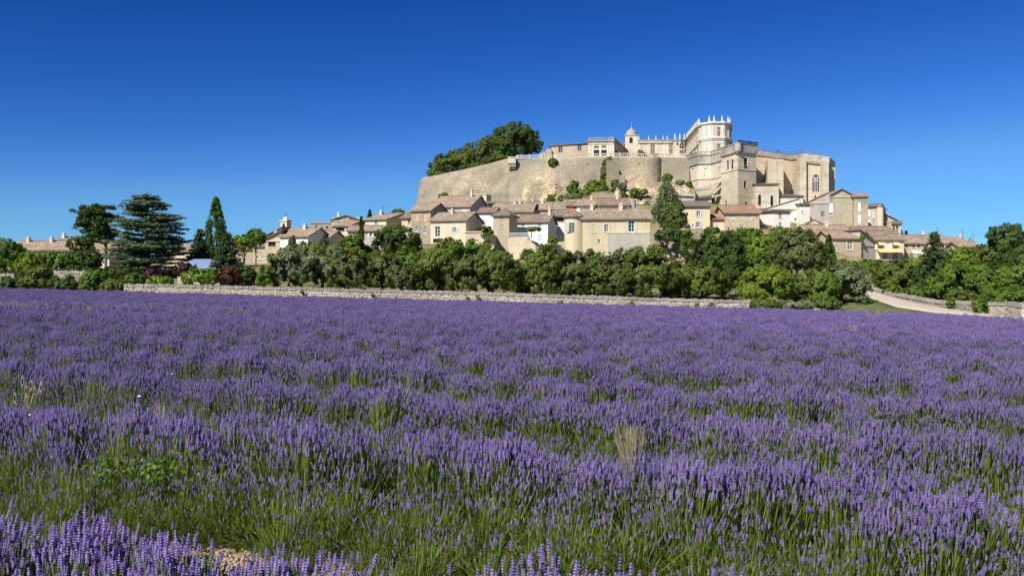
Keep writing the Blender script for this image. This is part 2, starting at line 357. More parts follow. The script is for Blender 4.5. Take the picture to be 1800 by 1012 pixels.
def window(root, A, B, spec, holes, name=None):
    """spec (xc,yc,w,h,style[,mat]) in photo pixels on the wall line AB; adds an opening and builds its filling"""
    xc, yc, wp, hp, st = spec[:5]; mat = spec[5] if len(spec) > 5 else None
    u0, Y0 = hit(A, B, xc - wp / 2); u1, Y1 = hit(A, B, xc + wp / 2); uc, Yc = (u0 + u1) / 2, (Y0 + Y1) / 2
    za = ZP(yc + hp / 2, Yc); zb = ZP(yc - hp / 2, Yc); L = math.hypot(B[0] - A[0], B[1] - A[1])
    u0 = max(u0, .1); u1 = min(u1, L - .1)
    if u1 - u0 < .2: return
    arch = {'a': 1.0, 'g': 1.6, 't': 1.3, 'n': 1.0}.get(st, 0)
    holes.append((u0, u1, za, zb, arch))
    e = Vector((B[0] - A[0], B[1] - A[1], 0)).normalized(); inn = Vector((-e.y, e.x, 0)); O = Vector((A[0], A[1], 0))
    P = lambda u, z, d=0.: O + e * u + inn * d + Vector((0, 0, z))
    W = u1 - u0; H = zb - za; Z = Vector((0, 0, 1))
    def bx(mb, ua, ub, z_a, z_b, d0, d1): mb.box(P(ua, z_a, d0), e * (ub - ua), inn * (d1 - d0), Z * (z_b - z_a))
    nm = 'door' if (H > 1.75 and st in 'dc' and name == 'door') else 'window'
    if st == 'c':                                   # closed shutters filling the opening
        m = MB(); bx(m, u0, uc - .015, za, zb, .06, .11); bx(m, uc + .015, u1, za, zb, .06, .11)
        for k in range(1, 4): bx(m, u0 + .03, u1 - .03, za + H * k / 4 - .03, za + H * k / 4 + .03, .045, .06)
        o = m.build('shutter', mat, root); g = MB(); bx(g, u0 - .12, u1 + .12, za - .12, za - .002, -.07, .05); g.build('window_sill', STF, root); return
    if st == 'n':                                   # blind niche
        m = MB(); bx(m, u0, u1, za, zb, .26, .3); m.build('niche', mat or ASHL, root); return
    fr = MB(); t = .07 if st != 'x' else .16; fm = FRAME if st in 'spwd' else STF
    fd0, fd1 = (.10, .17) if st != 'x' else (.03, .17)
    if st in 'spwdx':
        bx(fr, u0, u0 + t, za, zb, fd0, fd1); bx(fr, u1 - t, u1, za, zb, fd0, fd1); bx(fr, u0 + t, u1 - t, zb - t, zb, fd0, fd1); bx(fr, u0 + t, u1 - t, za, za + t, fd0, fd1)
        bx(fr, uc - t / 2, uc + t / 2, za + t, zb - t, fd0, fd1)
        if st == 'x':
            bx(fr, u0 + t, uc - t / 2, za + H * .58, za + H * .58 + t, fd0, fd1); bx(fr, uc + t / 2, u1 - t, za + H * .58, za + H * .58 + t, fd0, fd1)
            bx(fr, u0 - .18, u0 - .003, za, zb, -.05, .02); bx(fr, u1 + .003, u1 + .18, za, zb, -.05, .02)
        else:
            for k in (1, 2):
                z = za + H * k / 3
                bx(fr, u0 + t, uc - t / 2, z - .02, z + .02, fd0, fd1 - .02); bx(fr, uc + t / 2, u1 - t, z - .02, z + .02, fd0, fd1 - .02)
    if st in 'gt':                                  # tracery
        nb = 3 if st == 't' else 1
        for k in range(1, nb + 1):
            uu = u0 + W * k / (nb + 1); bx(fr, uu - .07, uu + .07, za, zb - W * (.35 if st == 't' else .5), .06, .16)
        if st == 't':
            for zc_ in (.62, .8):
                bx(fr, u0, u1, za + H * zc_ - .06, za + H * zc_ + .06, .08, .15)
            for sgn in (-1, 1):
                q0 = P(uc, za + H * .62, .1); q1 = P(uc + sgn * W * .36, za + H * .9, .1); fr.tube([q0, q1], [.09, .09], 4)
    sl = .12 if st in 'spwdx' else .05
    bx(fr, u0 - sl, u1 + sl, za - .13, za - .002, -.09, .04)
    o = fr.build('window' if name is None else name, STF if st in 'xgt' else fm, root)
    if o is None: return
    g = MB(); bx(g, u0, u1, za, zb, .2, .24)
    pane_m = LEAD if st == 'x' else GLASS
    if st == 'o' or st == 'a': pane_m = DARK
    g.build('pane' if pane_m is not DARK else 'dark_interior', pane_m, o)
    if st == 's':                                   # open shutters lying on the wall
        for a, b in ((u0 - W * .52, u0 - .03), (u1 + .03, u1 + W * .52)):
            s_ = MB(); bx(s_, a, b, za, zb, -.06, -.012)
            for k in (.2, .8): bx(s_, a + .03, b - .03, za + H * k - .04, za + H * k + .04, -.075, -.06)
            s_.build('shutter', mat, o)

# ------------------------------------------------------------------ houses
def slope_uv(pts, e, up0):
    """metres along the eave and up the slope"""
    out = []
    for p in pts: d = Vector(p) - Vector(up0); u = d.dot(e); v = (d - e * u).length; out.append((u, v))
    return out
def house(name, label, x0, x1, Y, yt, D=8, yaw=10, roof='gable', rise=None, mat=None, rmat=None, wins=(), side=(), lside=(), chim=(), over=.4, cat='house', ybase=None, group=None, below=2.0, hipped=False):
    mat = mat or CREAM; rmat = rmat or TB
    if rmat is TB: rmat = (TB, TB2, TB3)[(int(x0) * 7 + int(x1)) % 3]
    A = ((x0 - 900) / FP * Y, Y); a = R(yaw); ey = -math.tan(a); k = (x1 - 900) / FP
    t = (k * A[1] - A[0]) / (1 - k * ey); B = (A[0] + t, A[1] + t * ey)
    e = Vector((B[0] - A[0], B[1] - A[1], 0)); L = e.length; e.normalize(); n = Vector((-e.y, e.x, 0))
    C = (B[0] + n.x * D, B[1] + n.y * D); Dd = (A[0] + n.x * D, A[1] + n.y * D)
    zt = ZP(yt, (A[1] + B[1]) / 2)
    gz = min(ground(*p) for p in (A, B, C, Dd)) - .4
    if ybase is not None: gz = min(gz, ZP(ybase, A[1])) if below else ZP(ybase, A[1])
    gz = min(gz, zt - 2.5)
    cx = (A[0] + C[0]) / 2; cy = (A[1] + C[1]) / 2
    root = thing(name, label, cat, (cx, cy, gz), group)
    hf, hr, hl = [], [], []
    for s in wins: window(root, A, B, s, hf)
    for s in side: window(root, B, C, s, hr)
    for s in lside: window(root, Dd, A, s, hl)
    wm = MB(); wallface(wm, A, B, gz, zt, hf); wallface(wm, B, C, gz, zt, hr); wallface(wm, C, Dd, gz, zt); wallface(wm, Dd, A, gz, zt, hl)
    P = lambda u, v, z: Vector((A[0], A[1], 0)) + e * u + n * v + Vector((0, 0, z))
    rm = MB(); th = .2; o = over
    rise = rise if rise is not None else {'gable': D / 2 * .36, 'front': L / 2 * .34, 'shed': D * .28, 'hip': min(D, L) / 2 * .4, 'flat': .25, 'shedr': L * .25, 'shedl': L * .25}[roof]
    if roof not in ('hip', 'flat', 'shedr', 'shedl'): rise *= .7
    def pl(pts, edge):
        rm.slab(pts, th, slope_uv(pts, edge, pts[0]))
    zb = zt + .02 + th
    if roof == 'gable':
        s = rise / (D / 2); m = D / 2
        for pu in (0, L):
            q = [P(pu, 0, zt), P(pu, D, zt), P(pu, m, zt + rise)]; wm.poly(q if pu == L else q[::-1])
        pl([P(-o, -o, zb - s * o), P(L + o, -o, zb - s * o), P(L + o, m - .003, zb + rise), P(-o, m - .003, zb + rise)], e)
        pl([P(L + o, D + o, zb - s * o), P(-o, D + o, zb - s * o), P(-o, m + .003, zb + rise), P(L + o, m + .003, zb + rise)], e)
        zr = lambda u, v: zb + rise - s * abs(v - m)
        rc = MB(); rc.tube([P(-o, m, zb + rise + .02), P(L + o, m, zb + rise + .02)], [.12, .12], 6); rc.build('ridge_tiles', rmat, root)
    elif roof == 'front':
        s = rise / (L / 2); m = L / 2
        for pv in (0, D):
            q = [P(0, pv, zt), P(L, pv, zt), P(m, pv, zt + rise)]; wm.poly(q if pv == 0 else q[::-1])
        pl([P(-o, D + o, zb - s * o), P(-o, -o, zb - s * o), P(m - .003, -o, zb + rise), P(m - .003, D + o, zb + rise)], n)
        pl([P(L + o, -o, zb - s * o), P(L + o, D + o, zb - s * o), P(m + .003, D + o, zb + rise), P(m + .003, -o, zb + rise)], n)
        zr = lambda u, v: zb + rise - s * abs(u - m)
    elif roof == 'shed':
        s = rise / D
        for pu in (0, L):
            q = [P(pu, 0, zt), P(pu, D, zt), P(pu, D, zt + rise)]; wm.poly(q if pu == L else q[::-1])
        wm.poly([P(L, D, zt), P(0, D, zt), P(0, D, zt + rise), P(L, D, zt + rise)])
        pl([P(-o, -o, zb - s * o), P(L + o, -o, zb - s * o), P(L + o, D + o, zb + s * (D + o)), P(-o, D + o, zb + s * (D + o))], e)
        zr = lambda u, v: zb + s * v
    elif roof in ('shedr', 'shedl'):
        s = rise / L * (1 if roof == 'shedr' else -1); z_l = zt if s > 0 else zt + rise; z_r = zt + rise if s > 0 else zt
        hi = L if s > 0 else 0
        for pv in (0, D):
            q = [P(0, pv, zt), P(L, pv, zt), P(hi, pv, zt + rise)]; wm.poly(q if pv == 0 else q[::-1])
        wm.poly([P(hi, 0, zt), P(hi, D, zt), P(hi, D, zt + rise), P(hi, 0, zt + rise)])
        pl([P(-o, -o, z_l + .02 + th - s * o), P(L + o, -o, z_r + .02 + th + s * o), P(L + o, D + o, z_r + .02 + th + s * o), P(-o, D + o, z_l + .02 + th - s * o)], n)
        zr = lambda u, v: z_l + .02 + th + s * u
    elif roof == 'hip':
        m = D / 2; h = min(m, L / 2); s = rise / h; r0, r1 = P(h, m, zb + rise), P(L - h, m, zb + rise)
        c = [P(-o, -o, zb - s * o), P(L + o, -o, zb - s * o), P(L + o, D + o, zb - s * o), P(-o, D + o, zb - s * o)]
        if L - 2 * h < .1:
            for k in range(4): pl([c[k], c[(k + 1) % 4], r0], (c[(k + 1) % 4] - c[k]).normalized())
        else:
            pl([c[0], c[1], r1, r0], e); pl([c[1], c[2], r1], n); pl([c[2], c[3], r0, r1], -e); pl([c[3], c[0], r0], -n)
        zr = lambda u, v: zb + max(0, rise - s * abs(v - m))
    else:
        rm.slab([P(-.15, -.15, zt + .25), P(L + .15, -.15, zt + .25), P(L + .15, D + .15, zt + .25), P(-.15, D + .15, zt + .25)], .23)
        zr = lambda u, v: zt + .25
    wm.build('wall', mat, root); rf = rm.build('roof', rmat, root)
    if roof != 'flat':
        ev = MB(); ev.box(P(-.05, -.16, zt - .28), e * (L + .1), n * .155, Vector((0, 0, .2))); ev.build('eave_cornice', STF, root)
    for cx_, ytop, wpx in chim:
        v = D * .45; Ym = A[1]
        # the chimney stands on the ridge side of the roof
        uu, YY = hit((P(0, v, 0).x, P(0, v, 0).y), (P(L, v, 0).x, P(L, v, 0).y), cx_); w_ = max(.5, M(wpx, YY)); uu = min(max(uu, .4), L - .4)
        z1 = max(ZP(ytop, YY), zr(uu, v) + .6); m_ = MB(); m_.box(P(uu - w_ / 2, v - .3, zr(uu, v) - .6), e * w_, n * .6, Vector((0, 0, z1 - zr(uu, v) + .6)))
        m_.box(P(uu - w_ / 2 - .08, v - .38, z1), e * (w_ + .16), n * .76, Vector((0, 0, .1)))
        m_.box(P(uu - w_ / 2 + .1, v - .2, z1 + .1), e * (w_ - .2), n * .4, Vector((0, 0, .25)))
        if int(cx_) % 3 == 0:
            am = MB(); am.tube([P(uu + w_, v, zr(uu, v)), P(uu + w_, v, z1 + 1.5)], [.03, .025], 4)
            for q_ in (.5, .8, 1.1): am.box(P(uu + w_ - .4, v, z1 + q_), e * .8, n * .03, Vector((0, 0, .03)))
            am.build('aerial', IRON, root)
        m_.build('chimney', PINK if random.random() < .5 else OLDW, root)
    return root, A, B, C, Dd, P, zt, L

H = house
# --- left farm
H('farmhouse', 'long low farmhouse with a pale tiled roof behind lime green trees, cut by left edge', 8, 186, 150, 440, 10, 2, rise=2.3, mat=GREYP, rmat=TP, chim=((50, 421, 5), (91, 419, 3)), wins=((30, 452, 5, 8, 's', BLUE), (70, 452, 5, 8, 's', BLUE), (110, 452, 5, 8, 's', BLUE)))
H('farmhouse', 'tiled barn with a higher roof standing behind the long low farmhouse', 86, 150, 168, 433, 10, 2, rise=2.6, mat=RUBG, rmat=TB, chim=((92, 420, 3),))
H('small_house', 'small pinkish house with a pale blue shutter seen behind the umbrella pine trunk', 166, 192, 138, 445, 7, 12, rise=1.2, mat=PINK, rmat=TP, wins=((185, 452, 5, 11, 'c', BLUE2),), side=())
H('stone_house', 'reddish stone house half hidden between umbrella pine and blue cedar', 188, 222, 160, 440, 8, 8, rise=1.5, mat=stone('rubble_reddish', (.34, .2, .13), (.44, .28, .18), 3), rmat=TP, wins=((198, 452, 4, 7, 'p'),))
H('stone_house', 'pale farm building showing behind the blue cedar branches', 292, 344, 165, 442, 8, 5, rise=1.8, mat=CREAM, rmat=TP, wins=((305, 452, 4, 7, 'p'), (330, 452, 4, 7, 'p')))
# --- houses round the small belfry
H('stone_house', 'ochre stone house wall behind the slim umbrella pine', 412, 447, 172, 438, 7, -6, rise=1.2, mat=RUB, rmat=TP)
H('stone_house', 'stone house with red balcony and pale blue shutters beside the slim umbrella pine', 445, 468, 166, 433, 7, 4, rise=1.4, mat=RUB, rmat=TP, wins=((454, 438, 5, 6, 'c', BLUE2), (453.5, 452.5, 6, 5, 's', BLUE2), (462, 452.5, 4, 5, 'p')))
H('stone_house', 'tall stone house with a wide dark loggia below the small belfry', 466, 494, 164, 422, 9, 8, roof='shedr', rise=1.6, mat=RUB, rmat=TB, wins=((478, 429, 13, 8, 'o'), (482.5, 451, 5, 9, 'c', BLUE2), (470.5, 450, 3, 6, 'p')), chim=((485, 408, 4),))
H('stone_house', 'tiled house with ochre gable just left of the small belfry', 455, 494, 180, 421, 8, 14, roof='shedr', rise=2.2, mat=RUB, rmat=TP)
H('white_house', 'white house with blank wall and broad tiled roof under the small belfry', 493, 541, 163, 416, 9, 16, rise=2.4, mat=WHITE, rmat=TP, chim=((536, 408, 3),))
H('small_house', 'pinkish tiled house with white chimney right of the white house', 541, 579, 168, 417, 8, 10, rise=1.8, mat=PINK, rmat=TP, chim=((563, 406, 4),))
H('ruined_house', 'roofless grey stone ruin on the hill crest right of the small belfry', 515, 560, 215, 401, 6, 6, roof='flat', mat=RUBG, rmat=RUBG)
H('ruined_house', 'taller roofless grey stone ruin with a slit window against the sky', 545, 590, 210, 393, 7, 6, roof='flat', mat=RUBG, rmat=RUBG, wins=((575, 400, 3, 5, 'o'), (556, 398, 3, 4, 'o')))
H('stone_house', 'grey stone house with broad low gable and corner chimney on the crest', 583, 633, 205, 387, 9, 6, roof='front', rise=1.5, mat=RUBG, rmat=TB, chim=((592, 375, 4),), wins=((597, 391, 3, 5, 'o'), (612, 383.5, 2.5, 3, 'o')))
H('small_house', 'cream house with a recessed loggia and blue glazing below the grey gable', 585, 613, 186, 398, 9, 18, rise=1.7, mat=CREAM, rmat=TP, wins=((598, 403, 15, 7, 'o'),))
H('small_house', 'low tiled outbuilding left of the cream loggia house', 572, 587, 190, 405, 7, 12, roof='shed', rise=1.6, mat=CREAM, rmat=TB, wins=((579, 411, 3, 5, 'p'),))
H('small_house', 'low grey house with long tiled roof behind the slim cypress', 611, 668, 172, 406, 7, 4, rise=1.5, mat=GREYP, rmat=TB, wins=((622, 413, 4, 9, 'p'), (652, 412, 5, 9, 's', WSH)))
H('cream_house', 'cream house with a single pale blue door and wide grey gable end', 642, 679, 188, 386.5, 14, 20, rise=2.3, mat=CREAM, rmat=TP, wins=((661, 392.5, 4, 10, 's', BLUE), (645, 396, 1.8, 2.5, 'o')), chim=((654, 376, 3),))
H('small_house', 'small pinkish house with dark red shutter beside the tall stone house', 706, 725, 186, 384, 8, 8, rise=1.5, mat=PINK, rmat=TB, wins=((719, 389, 4, 8, 'c', REDS),))
H('tall_stone_house', 'tall grey stone house with two orange shuttered windows under a tiled roof', 723, 757, 176, 370.5, 9, 18, rise=2.4, mat=RUBG, rmat=TP, wins=((733, 382, 6, 12, 'c', ORNG), (747.5, 382, 6, 13, 'c', ORNG), (733, 402, 5, 9, 'p'), (747.5, 404, 5, 12, 'p')))
H('large_house', 'wide house with large pale pink tiled roof below the rampart end', 758, 826, 196, 364, 14, 16, rise=4.2, mat=GREYP, rmat=TP, wins=((783, 370, 3, 5, 'o'), (815, 371, 7, 11, 'c', WSH)), chim=((829, 335, 3),))
H('small_house', 'small cream flat roofed hut against the rampart foot', 832, 855, 216, 343, 5, 12, roof='flat', mat=CREAM, rmat=CREAM, wins=((838, 346, 3, 4, 'p'), (849, 348, 2, 2, 'o')))
H('cream_house', 'cream house with white balcony door and blue shuttered window above the trees', 757, 819, 168, 388, 9, 18, rise=2.4, mat=CREAM, rmat=TB, wins=((769, 407, 9, 18, 'p'), (799, 404, 6, 9, 's', BLUE), (770, 390.5, 3, 3, 'o'), (799, 389.5, 3, 3, 'o'), (770, 423, 18, 7, 'o')), chim=((795, 372, 4),))
H('white_house', 'bright white house with one blue window behind the climbing pergola', 841, 868, 180, 374, 8, 10, rise=1.7, mat=WHITE, rmat=TB, wins=((849, 390, 4.5, 7, 's', BLUE),))
H('tower_house', 'narrow tower like stone house with pyramid roof and two grey shuttered windows', 867, 895, 164, 377.5, 5, 18, roof='hip', rise=1.2, mat=RUB, rmat=TG, wins=((882, 383.5, 5, 8, 'c', GRYS), (882, 401, 6, 12, 'c', GRYS)), ybase=455)
H('garden_wall_house', 'low cream wall building with dark arched doorway under the pergola', 846, 868, 161, 415, 4, 5, roof='flat', mat=CREAM, rmat=CREAM, wins=((857.5, 425, 8.5, 10, 'a'),))
H('garden_wall_house', 'blank cream terrace block right of the blue shuttered cream house', 819, 846, 164, 409, 6, -5, roof='flat', mat=PINK, rmat=CREAM)
H('long_house', 'long brown roofed house climbing beneath the rampart foot', 866, 935, 196, 373, 13, 8, rise=3.6, mat=RUB, rmat=TB, chim=((905, 364, 4), (914, 362, 3)))
H('long_house', 'long house under brown tiles with pale blue shutter beneath the rock ledges', 925, 999, 200, 368.5, 8, 3, rise=2.6, mat=RUB, rmat=TB, chim=((936, 357, 3), (953, 357, 4)), wins=((947, 373, 6, 7, 'c', BLUE), (985, 373, 5, 5, 'p')))
H('white_house', 'white house with two pale blue shutters above the railed terrace', 909, 963, 170, 390.5, 8, 14, rise=2.2, mat=WHITE, rmat=TB, wins=((919, 397, 6, 10, 'c', BLUE), (948.5, 396, 7, 10, 'c', BLUE), (948.5, 416, 7, 8, 'c', BLUE2)), chim=((966, 368, 4),))
H('white_house', 'narrow white house with dark loggia and pale blue door beside round tower house', 973, 995, 177, 380, 8, 6, rise=1.8, mat=WHITE, rmat=TB, wins=((983.5, 386, 16, 7, 'o'), (984, 405, 8, 12, 'c', BLUE2)))
H('red_house', 'small terracotta red walled house squeezed between tiled roofs', 997, 1010, 194, 362, 6, 5, rise=1.2, mat=plaster('plaster_red', (.52, .18, .12), amt=.2), rmat=TB)
H('small_house', 'tiled house right of the terracotta wall with a plain upper roof', 992, 1028, 206, 359, 7, 5, rise=1.7, mat=PINK, rmat=TB)
H('white_house', 'small white house with one window under pinkish roof below the green slope', 1014, 1044, 192, 361.5, 9, 14, rise=2.3, mat=WHITE, rmat=TP, wins=((1028, 367.5, 6, 7, 'p'),), chim=((1040, 356, 4),))
H('cream_house', 'cream house with wide brown roof directly behind the big round tower house', 1052, 1104, 188, 361, 10, 4, rise=2.6, mat=CREAM, rmat=TB, wins=((1057, 366, 5, 5, 'p'), (1080, 366, 5, 5, 'p')), chim=((1085, 351, 4),))
H('small_house', 'small brown roofed house highest below the ivy covered buttress', 1040, 1088, 214, 351, 7, 8, rise=2.0, mat=CREAM, rmat=TB, chim=((1084, 340, 6),))
# round tower house
rt, rA, rB, rC, rD, rP, rz, rL = H('round_tower_house', 'large cream house with a round corner tower and grey green shutters', 1024, 1143, 160, 385, 10, 3, rise=3.0, mat=plaster('plaster_tower_house', (.62, .53, .35), amt=.45), rmat=TB,
    wins=((1044, 402, 6, 13, 'c', GRN), (1066, 401, 6.5, 13, 's', GRN), (1110, 397.5, 10, 20, 's', GRN), (1052.5, 423, 2.5, 5, 'o'), (1111, 426, 7, 3, 'o'), (1036, 440, 9, 5, 'p')), chim=((1040, 368, 4), (1091, 360, 7)), ybase=470)
tm = MB(); tc = PX(1009.5, 440, 162); tr_ = M(17.5, 162); zt_ = ZP(383, 162); tm.lathe((tc.x, tc.y, 0), [(tr_ * 1.04, ground(tc.x, tc.y) - 3), (tr_, zt_ - 5), (tr_, zt_)], 28); tm.build('round_tower', MC['plaster_tower_house'], rt, smooth=True)
tm = MB(); tm.lathe((tc.x, tc.y, 0), [(tr_ - .1, zt_ - .05), (tr_ + .4, zt_ + .05), (tr_ + .4, zt_ + .2), (.05, zt_ + 1.5)], 28); tm.build('tower_roof', TB, rt)
tw = MB(); fx = tc.x - .6; fy = tc.y - tr_ - .03
tw.box((fx - .45, fy, ZP(407, 160)), (.9, 0, 0), (0, .3, 0), (0, 0, 1.65)); to = tw.build('window', GLASS, rt)
tw = MB()
for q in (-.5, -.03, .44): tw.box((fx + q, fy - .05, ZP(407, 160)), (.06, 0, 0), (0, .04, 0), (0, 0, 1.65))
for q in (0, .55, 1.1, 1.6): tw.box((fx - .45, fy - .045, ZP(407, 160) + q), (.9, 0, 0), (0, .035, 0), (0, 0, .05))
tw.build('window_frame', FRAME, to)
for s_, xo in ((-1, fx - 1.0), (1, fx + .53)):
    tw = MB(); tw.box((xo, fy + .0 + (.06 if s_ > 0 else .16), ZP(407, 160)), (.46, .0 + .06 * s_, 0), (0, .05, 0), (0, 0, 1.65)); tw.build('shutter', GRN, to)
tw = MB(); tw.box((rP(rL * .38, -.55, ZP(470, 158))), (rP(rL, 0, 0) - rP(rL * .38, 0, 0)), (0, .54, 0), (0, 0, ZP(409.5, 158) - ZP(470, 158))); tw.build('lower_buttress_wall', GREYP, rt)
tw = MB(); tw.box((rP(rL * .37, -.62, ZP(409.5, 158) + .003)), (rP(rL, 0, 0) - rP(rL * .37, 0, 0)), (0, .6, 0), (0, 0, .12)); tw.build('stone_ledge', STF, rt)
# --- right of the pine
H('yellow_house', 'yellow house with two blue shuttered windows one above the other', 1204, 1248, 170, 363, 9, 2, rise=1.7, mat=YELLOW, rmat=TG, wins=((1228, 375.5, 6, 9.5, 's', BLUE), (1227.5, 395, 6.5, 9.5, 's', BLUE), (1211, 376, 1.5, 1.5, 'o'), (1217.5, 395, 2, 2, 'o')))
H('yellow_house', 'low yellow annexe with reddish roof and pale blue door', 1248, 1275, 171, 386, 8, 2, roof='shed', rise=2.6, mat=YELLOW, rmat=TR, wins=((1260, 401, 7, 12, 'c', BLUE2),))
H('stone_house', 'stone house with red tiled roof and mullioned window below the bell tower', 1275, 1335, 170, 375, 10, 1, rise=2.5, mat=RUB, rmat=TR, wins=((1288, 382.5, 4.5, 7.5, 'c', BLUE2), (1320, 382.5, 4.5, 7.5, 'c', BLUE2), (1303.5, 399, 9.5, 12, 'x'), (1281, 402, 2.5, 4, 'o')))
H('stone_house', 'small ochre walled house between the stone house and the narrow white house', 1334, 1354, 180, 378, 7, 0, roof='flat', mat=RUB, rmat=TG)
H('small_house', 'little reddish tiled lean to in front of the small ochre wall', 1334, 1359, 172, 398, 4, 0, roof='shed', rise=1.1, mat=CREAM, rmat=TR, over=.3)
H('white_house', 'narrow bright white house with two grey shuttered windows under a thin slate eave', 1361, 1389, 171, 372, 8, -12, roof='shed', rise=.6, mat=WHITE, rmat=TG, wins=((1371.5, 379, 5.5, 8, 'c', GRYS), (1371.5, 396.5, 5.5, 12, 'c', GRYS)), lside=())
H('old_house', 'old whitewashed house with streaked wall sloping up toward the church', 1352, 1405, 192, 366, 2.5, 4, roof='shedr', rise=1.9, over=.1, mat=OLDW, rmat=TG, wins=((1398, 385, 3, 4, 'o'),))
H('old_house', 'stained whitewashed block with a small roof right of the streaked white wall', 1405, 1424, 190, 360, 7, 0, roof='shed', rise=1.2, mat=OLDW, rmat=TG, wins=((1411, 373, 5, 4, 'p'),))
H('old_house', 'grey plastered house with a greenish window leaning on the church foot', 1422, 1458, 196, 356, 3, 2, roof='shedr', rise=2.1, over=.1, mat=GREYP, rmat=TG, wins=((1447, 377, 7, 10, 'p'), (1428, 362, 2, 3, 'o')))
H('gable_house', 'pinkish beige house with a broad plain gable and two small windows', 1400, 1462, 178, 402, 7, 8, roof='front', rise=2.4, over=.15, mat=PINK, rmat=TP, wins=((1435, 393, 3.5, 0.1, 'o'), (1431, 414, 5, 12, 'p'), (1431.5, 404.5, 2, 3, 'o')))
H('stone_house', 'tiled roof house with white round chimney stepping down from the pinkish gable', 1424, 1500, 170, 415, 8, -5, rise=3.1, mat=PINK, rmat=TP, chim=((1453, 397, 4),))
H('stone_house', 'ochre stone house with a white framed cross window above the garden', 1462, 1514, 163, 419.5, 8, -4, rise=2.2, mat=RUB, rmat=TP, wins=((1494, 432, 10, 15, 'x'), (1469, 439, 5, 15, 'p'), (1473, 424, 1.5, 2, 'o'), (1498, 424, 1.5, 2, 'o')), ybase=462)
H('large_house', 'wide ochre house with off centre gable and white shuttered window right of the church', 1456, 1502, 205, 345, 9, 3, roof='front', rise=2.3, mat=RUBG, rmat=TP, wins=((1461, 365, 7, 17, 'c', WSH), (1461, 377, 4.5, 5, 'p')))
H('tall_stone_house', 'tall narrow stone house with long white shutters one above the other', 1501, 1526, 202, 346, 10, 14, rise=1.5, mat=RUBG, rmat=TP, wins=((1510.5, 363, 5, 16, 'c', WSH), (1510.5, 385, 5, 16, 'c', WSH)), side=((1521, 365, 3, 12, 'c', WSH),))
H('large_house', 'shaded tall house with blue grey shutters running back behind the narrow stone house', 1519, 1545, 216, 364, 8, 30, rise=1.2, mat=GREYP, rmat=TG, wins=((1528, 374, 3.5, 12, 'c', WSH), (1535, 376, 3.5, 12, 'c', BLUE2), (1528, 392, 3.5, 12, 'c', WSH), (1536, 392, 3.5, 12, 'p')))
trt = thing('round_turret', 'slim round turret with conical tiled cap at the end of the shaded house', 'tower', (PX(1547, 400, 212).x, 212, ZP(405, 212)))
m_ = MB(); m_.lathe((PX(1547, 0, 212).x, 212, 0), [(M(6, 212), ZP(420, 212)), (M(6, 212), ZP(363.5, 212))], 16); m_.build('turret_wall', CREAM, trt, smooth=True)
m_ = MB(); m_.lathe((PX(1547, 0, 212).x, 212, 0), [(M(5.8, 212), ZP(363.7, 212)), (M(7.3, 212), ZP(363.2, 212)), (M(7.3, 212), ZP(362.2, 212)), (.05, ZP(359.5, 212))], 16); m_.build('turret_roof', TP, trt)
H('small_house', 'small house corner poking out right of the slim round turret', 1548, 1557, 220, 369, 5, 5, rise=.7, mat=GREYP, rmat=TG)
H('stone_house', 'weathered stone house on the slope right of the slim round turret', 1555, 1577, 214, 388, 7, 10, roof='shedl', rise=1.6, mat=RUBG, rmat=TB, chim=((1562, 382, 4),))
H('small_house', 'small grey tower house with railed top right of the weathered stone house', 1573, 1584, 208, 394, 5, 20, rise=.8, mat=GREYP, rmat=TG, wins=((1577, 400, 3.5, 6, 'o'),))
H('stone_house', 'grey rendered gable wall left of the house with orange awnings', 1512, 1542, 164, 430, 7, -30, roof='shedl', rise=2.4, mat=GREYP, rmat=TB, ybase=465)
ah = H('awning_house', 'house with two orange blinds above a wide orange awning and balcony', 1540, 1589, 166, 422, 8, 2, rise=2.5, mat=CREAM, rmat=TB, wins=((1547.5, 432, 10, 13, 's', WSH), (1573, 432, 9, 13, 's', WSH), (1556, 450, 9, 13, 'd'), (1574, 450, 9, 13, 'd')), ybase=470)
root, A_, B_, C_, D_, P_, z_, L_ = ah
m_ = MB(); e_ = Vector((B_[0] - A_[0], B_[1] - A_[1], 0)).normalized(); nn = Vector((-e_.y, e_.x, 0))
m_.slab([P_(0, -1.9, ZP(443, 164)), P_(L_ * .88, -1.9, ZP(443, 164)), P_(L_ * .88, -.02, ZP(437, 166)), P_(0, -.02, ZP(437, 166))], .06); m_.build('awning', AWN, root)
for xa, xb in ((1543, 1553), (1569, 1579)):
    ua, _ = hit(A_, B_, xa); ub, _ = hit(A_, B_, xb); ua = max(.0, ua); m_ = MB()
    m_.slab([P_(ua, -.55, ZP(431, 166)), P_(ub, -.55, ZP(431, 166)), P_(ub, -.1, ZP(425, 166)), P_(ua, -.1, ZP(425, 166))], .04); m_.build('blind', AWN, root)
m_ = MB(); m_.box(P_(0, -2.2, ZP(458.5, 166)), e_ * (L_ + 1.2), nn * 2.19, Vector((0, 0, .22))); m_.build('balcony_slab', GREYP, root)
m_ = MB(); m_.box(P_(0, -2.18, ZP(458.5, 166) + 1.15), e_ * (L_ + 1.2), nn * .05, Vector((0, 0, .05)))
for k in range(34): m_.box(P_(k * (L_ + 1.1) / 33, -2.17, ZP(458.5, 166) + .22), e_ * .03, nn * .03, Vector((0, 0, .93)))
m_.build('balcony_railing', IRON, root)
H('stone_house', 'ochre stone house with a row of small openings and a white awning', 1588, 1632, 170, 428, 8, 2, rise=2.2, mat=RUB, rmat=TB, wins=((1593.5, 432, 3.5, 5, 'o'), (1606, 432, 3.5, 5, 'o'), (1615, 432, 4.5, 5, 'o'), (1603, 450, 6, 9, 'p'), (1617, 450, 6, 9, 'p')), ybase=470)
root = bpy.data.objects[-1] if False else None
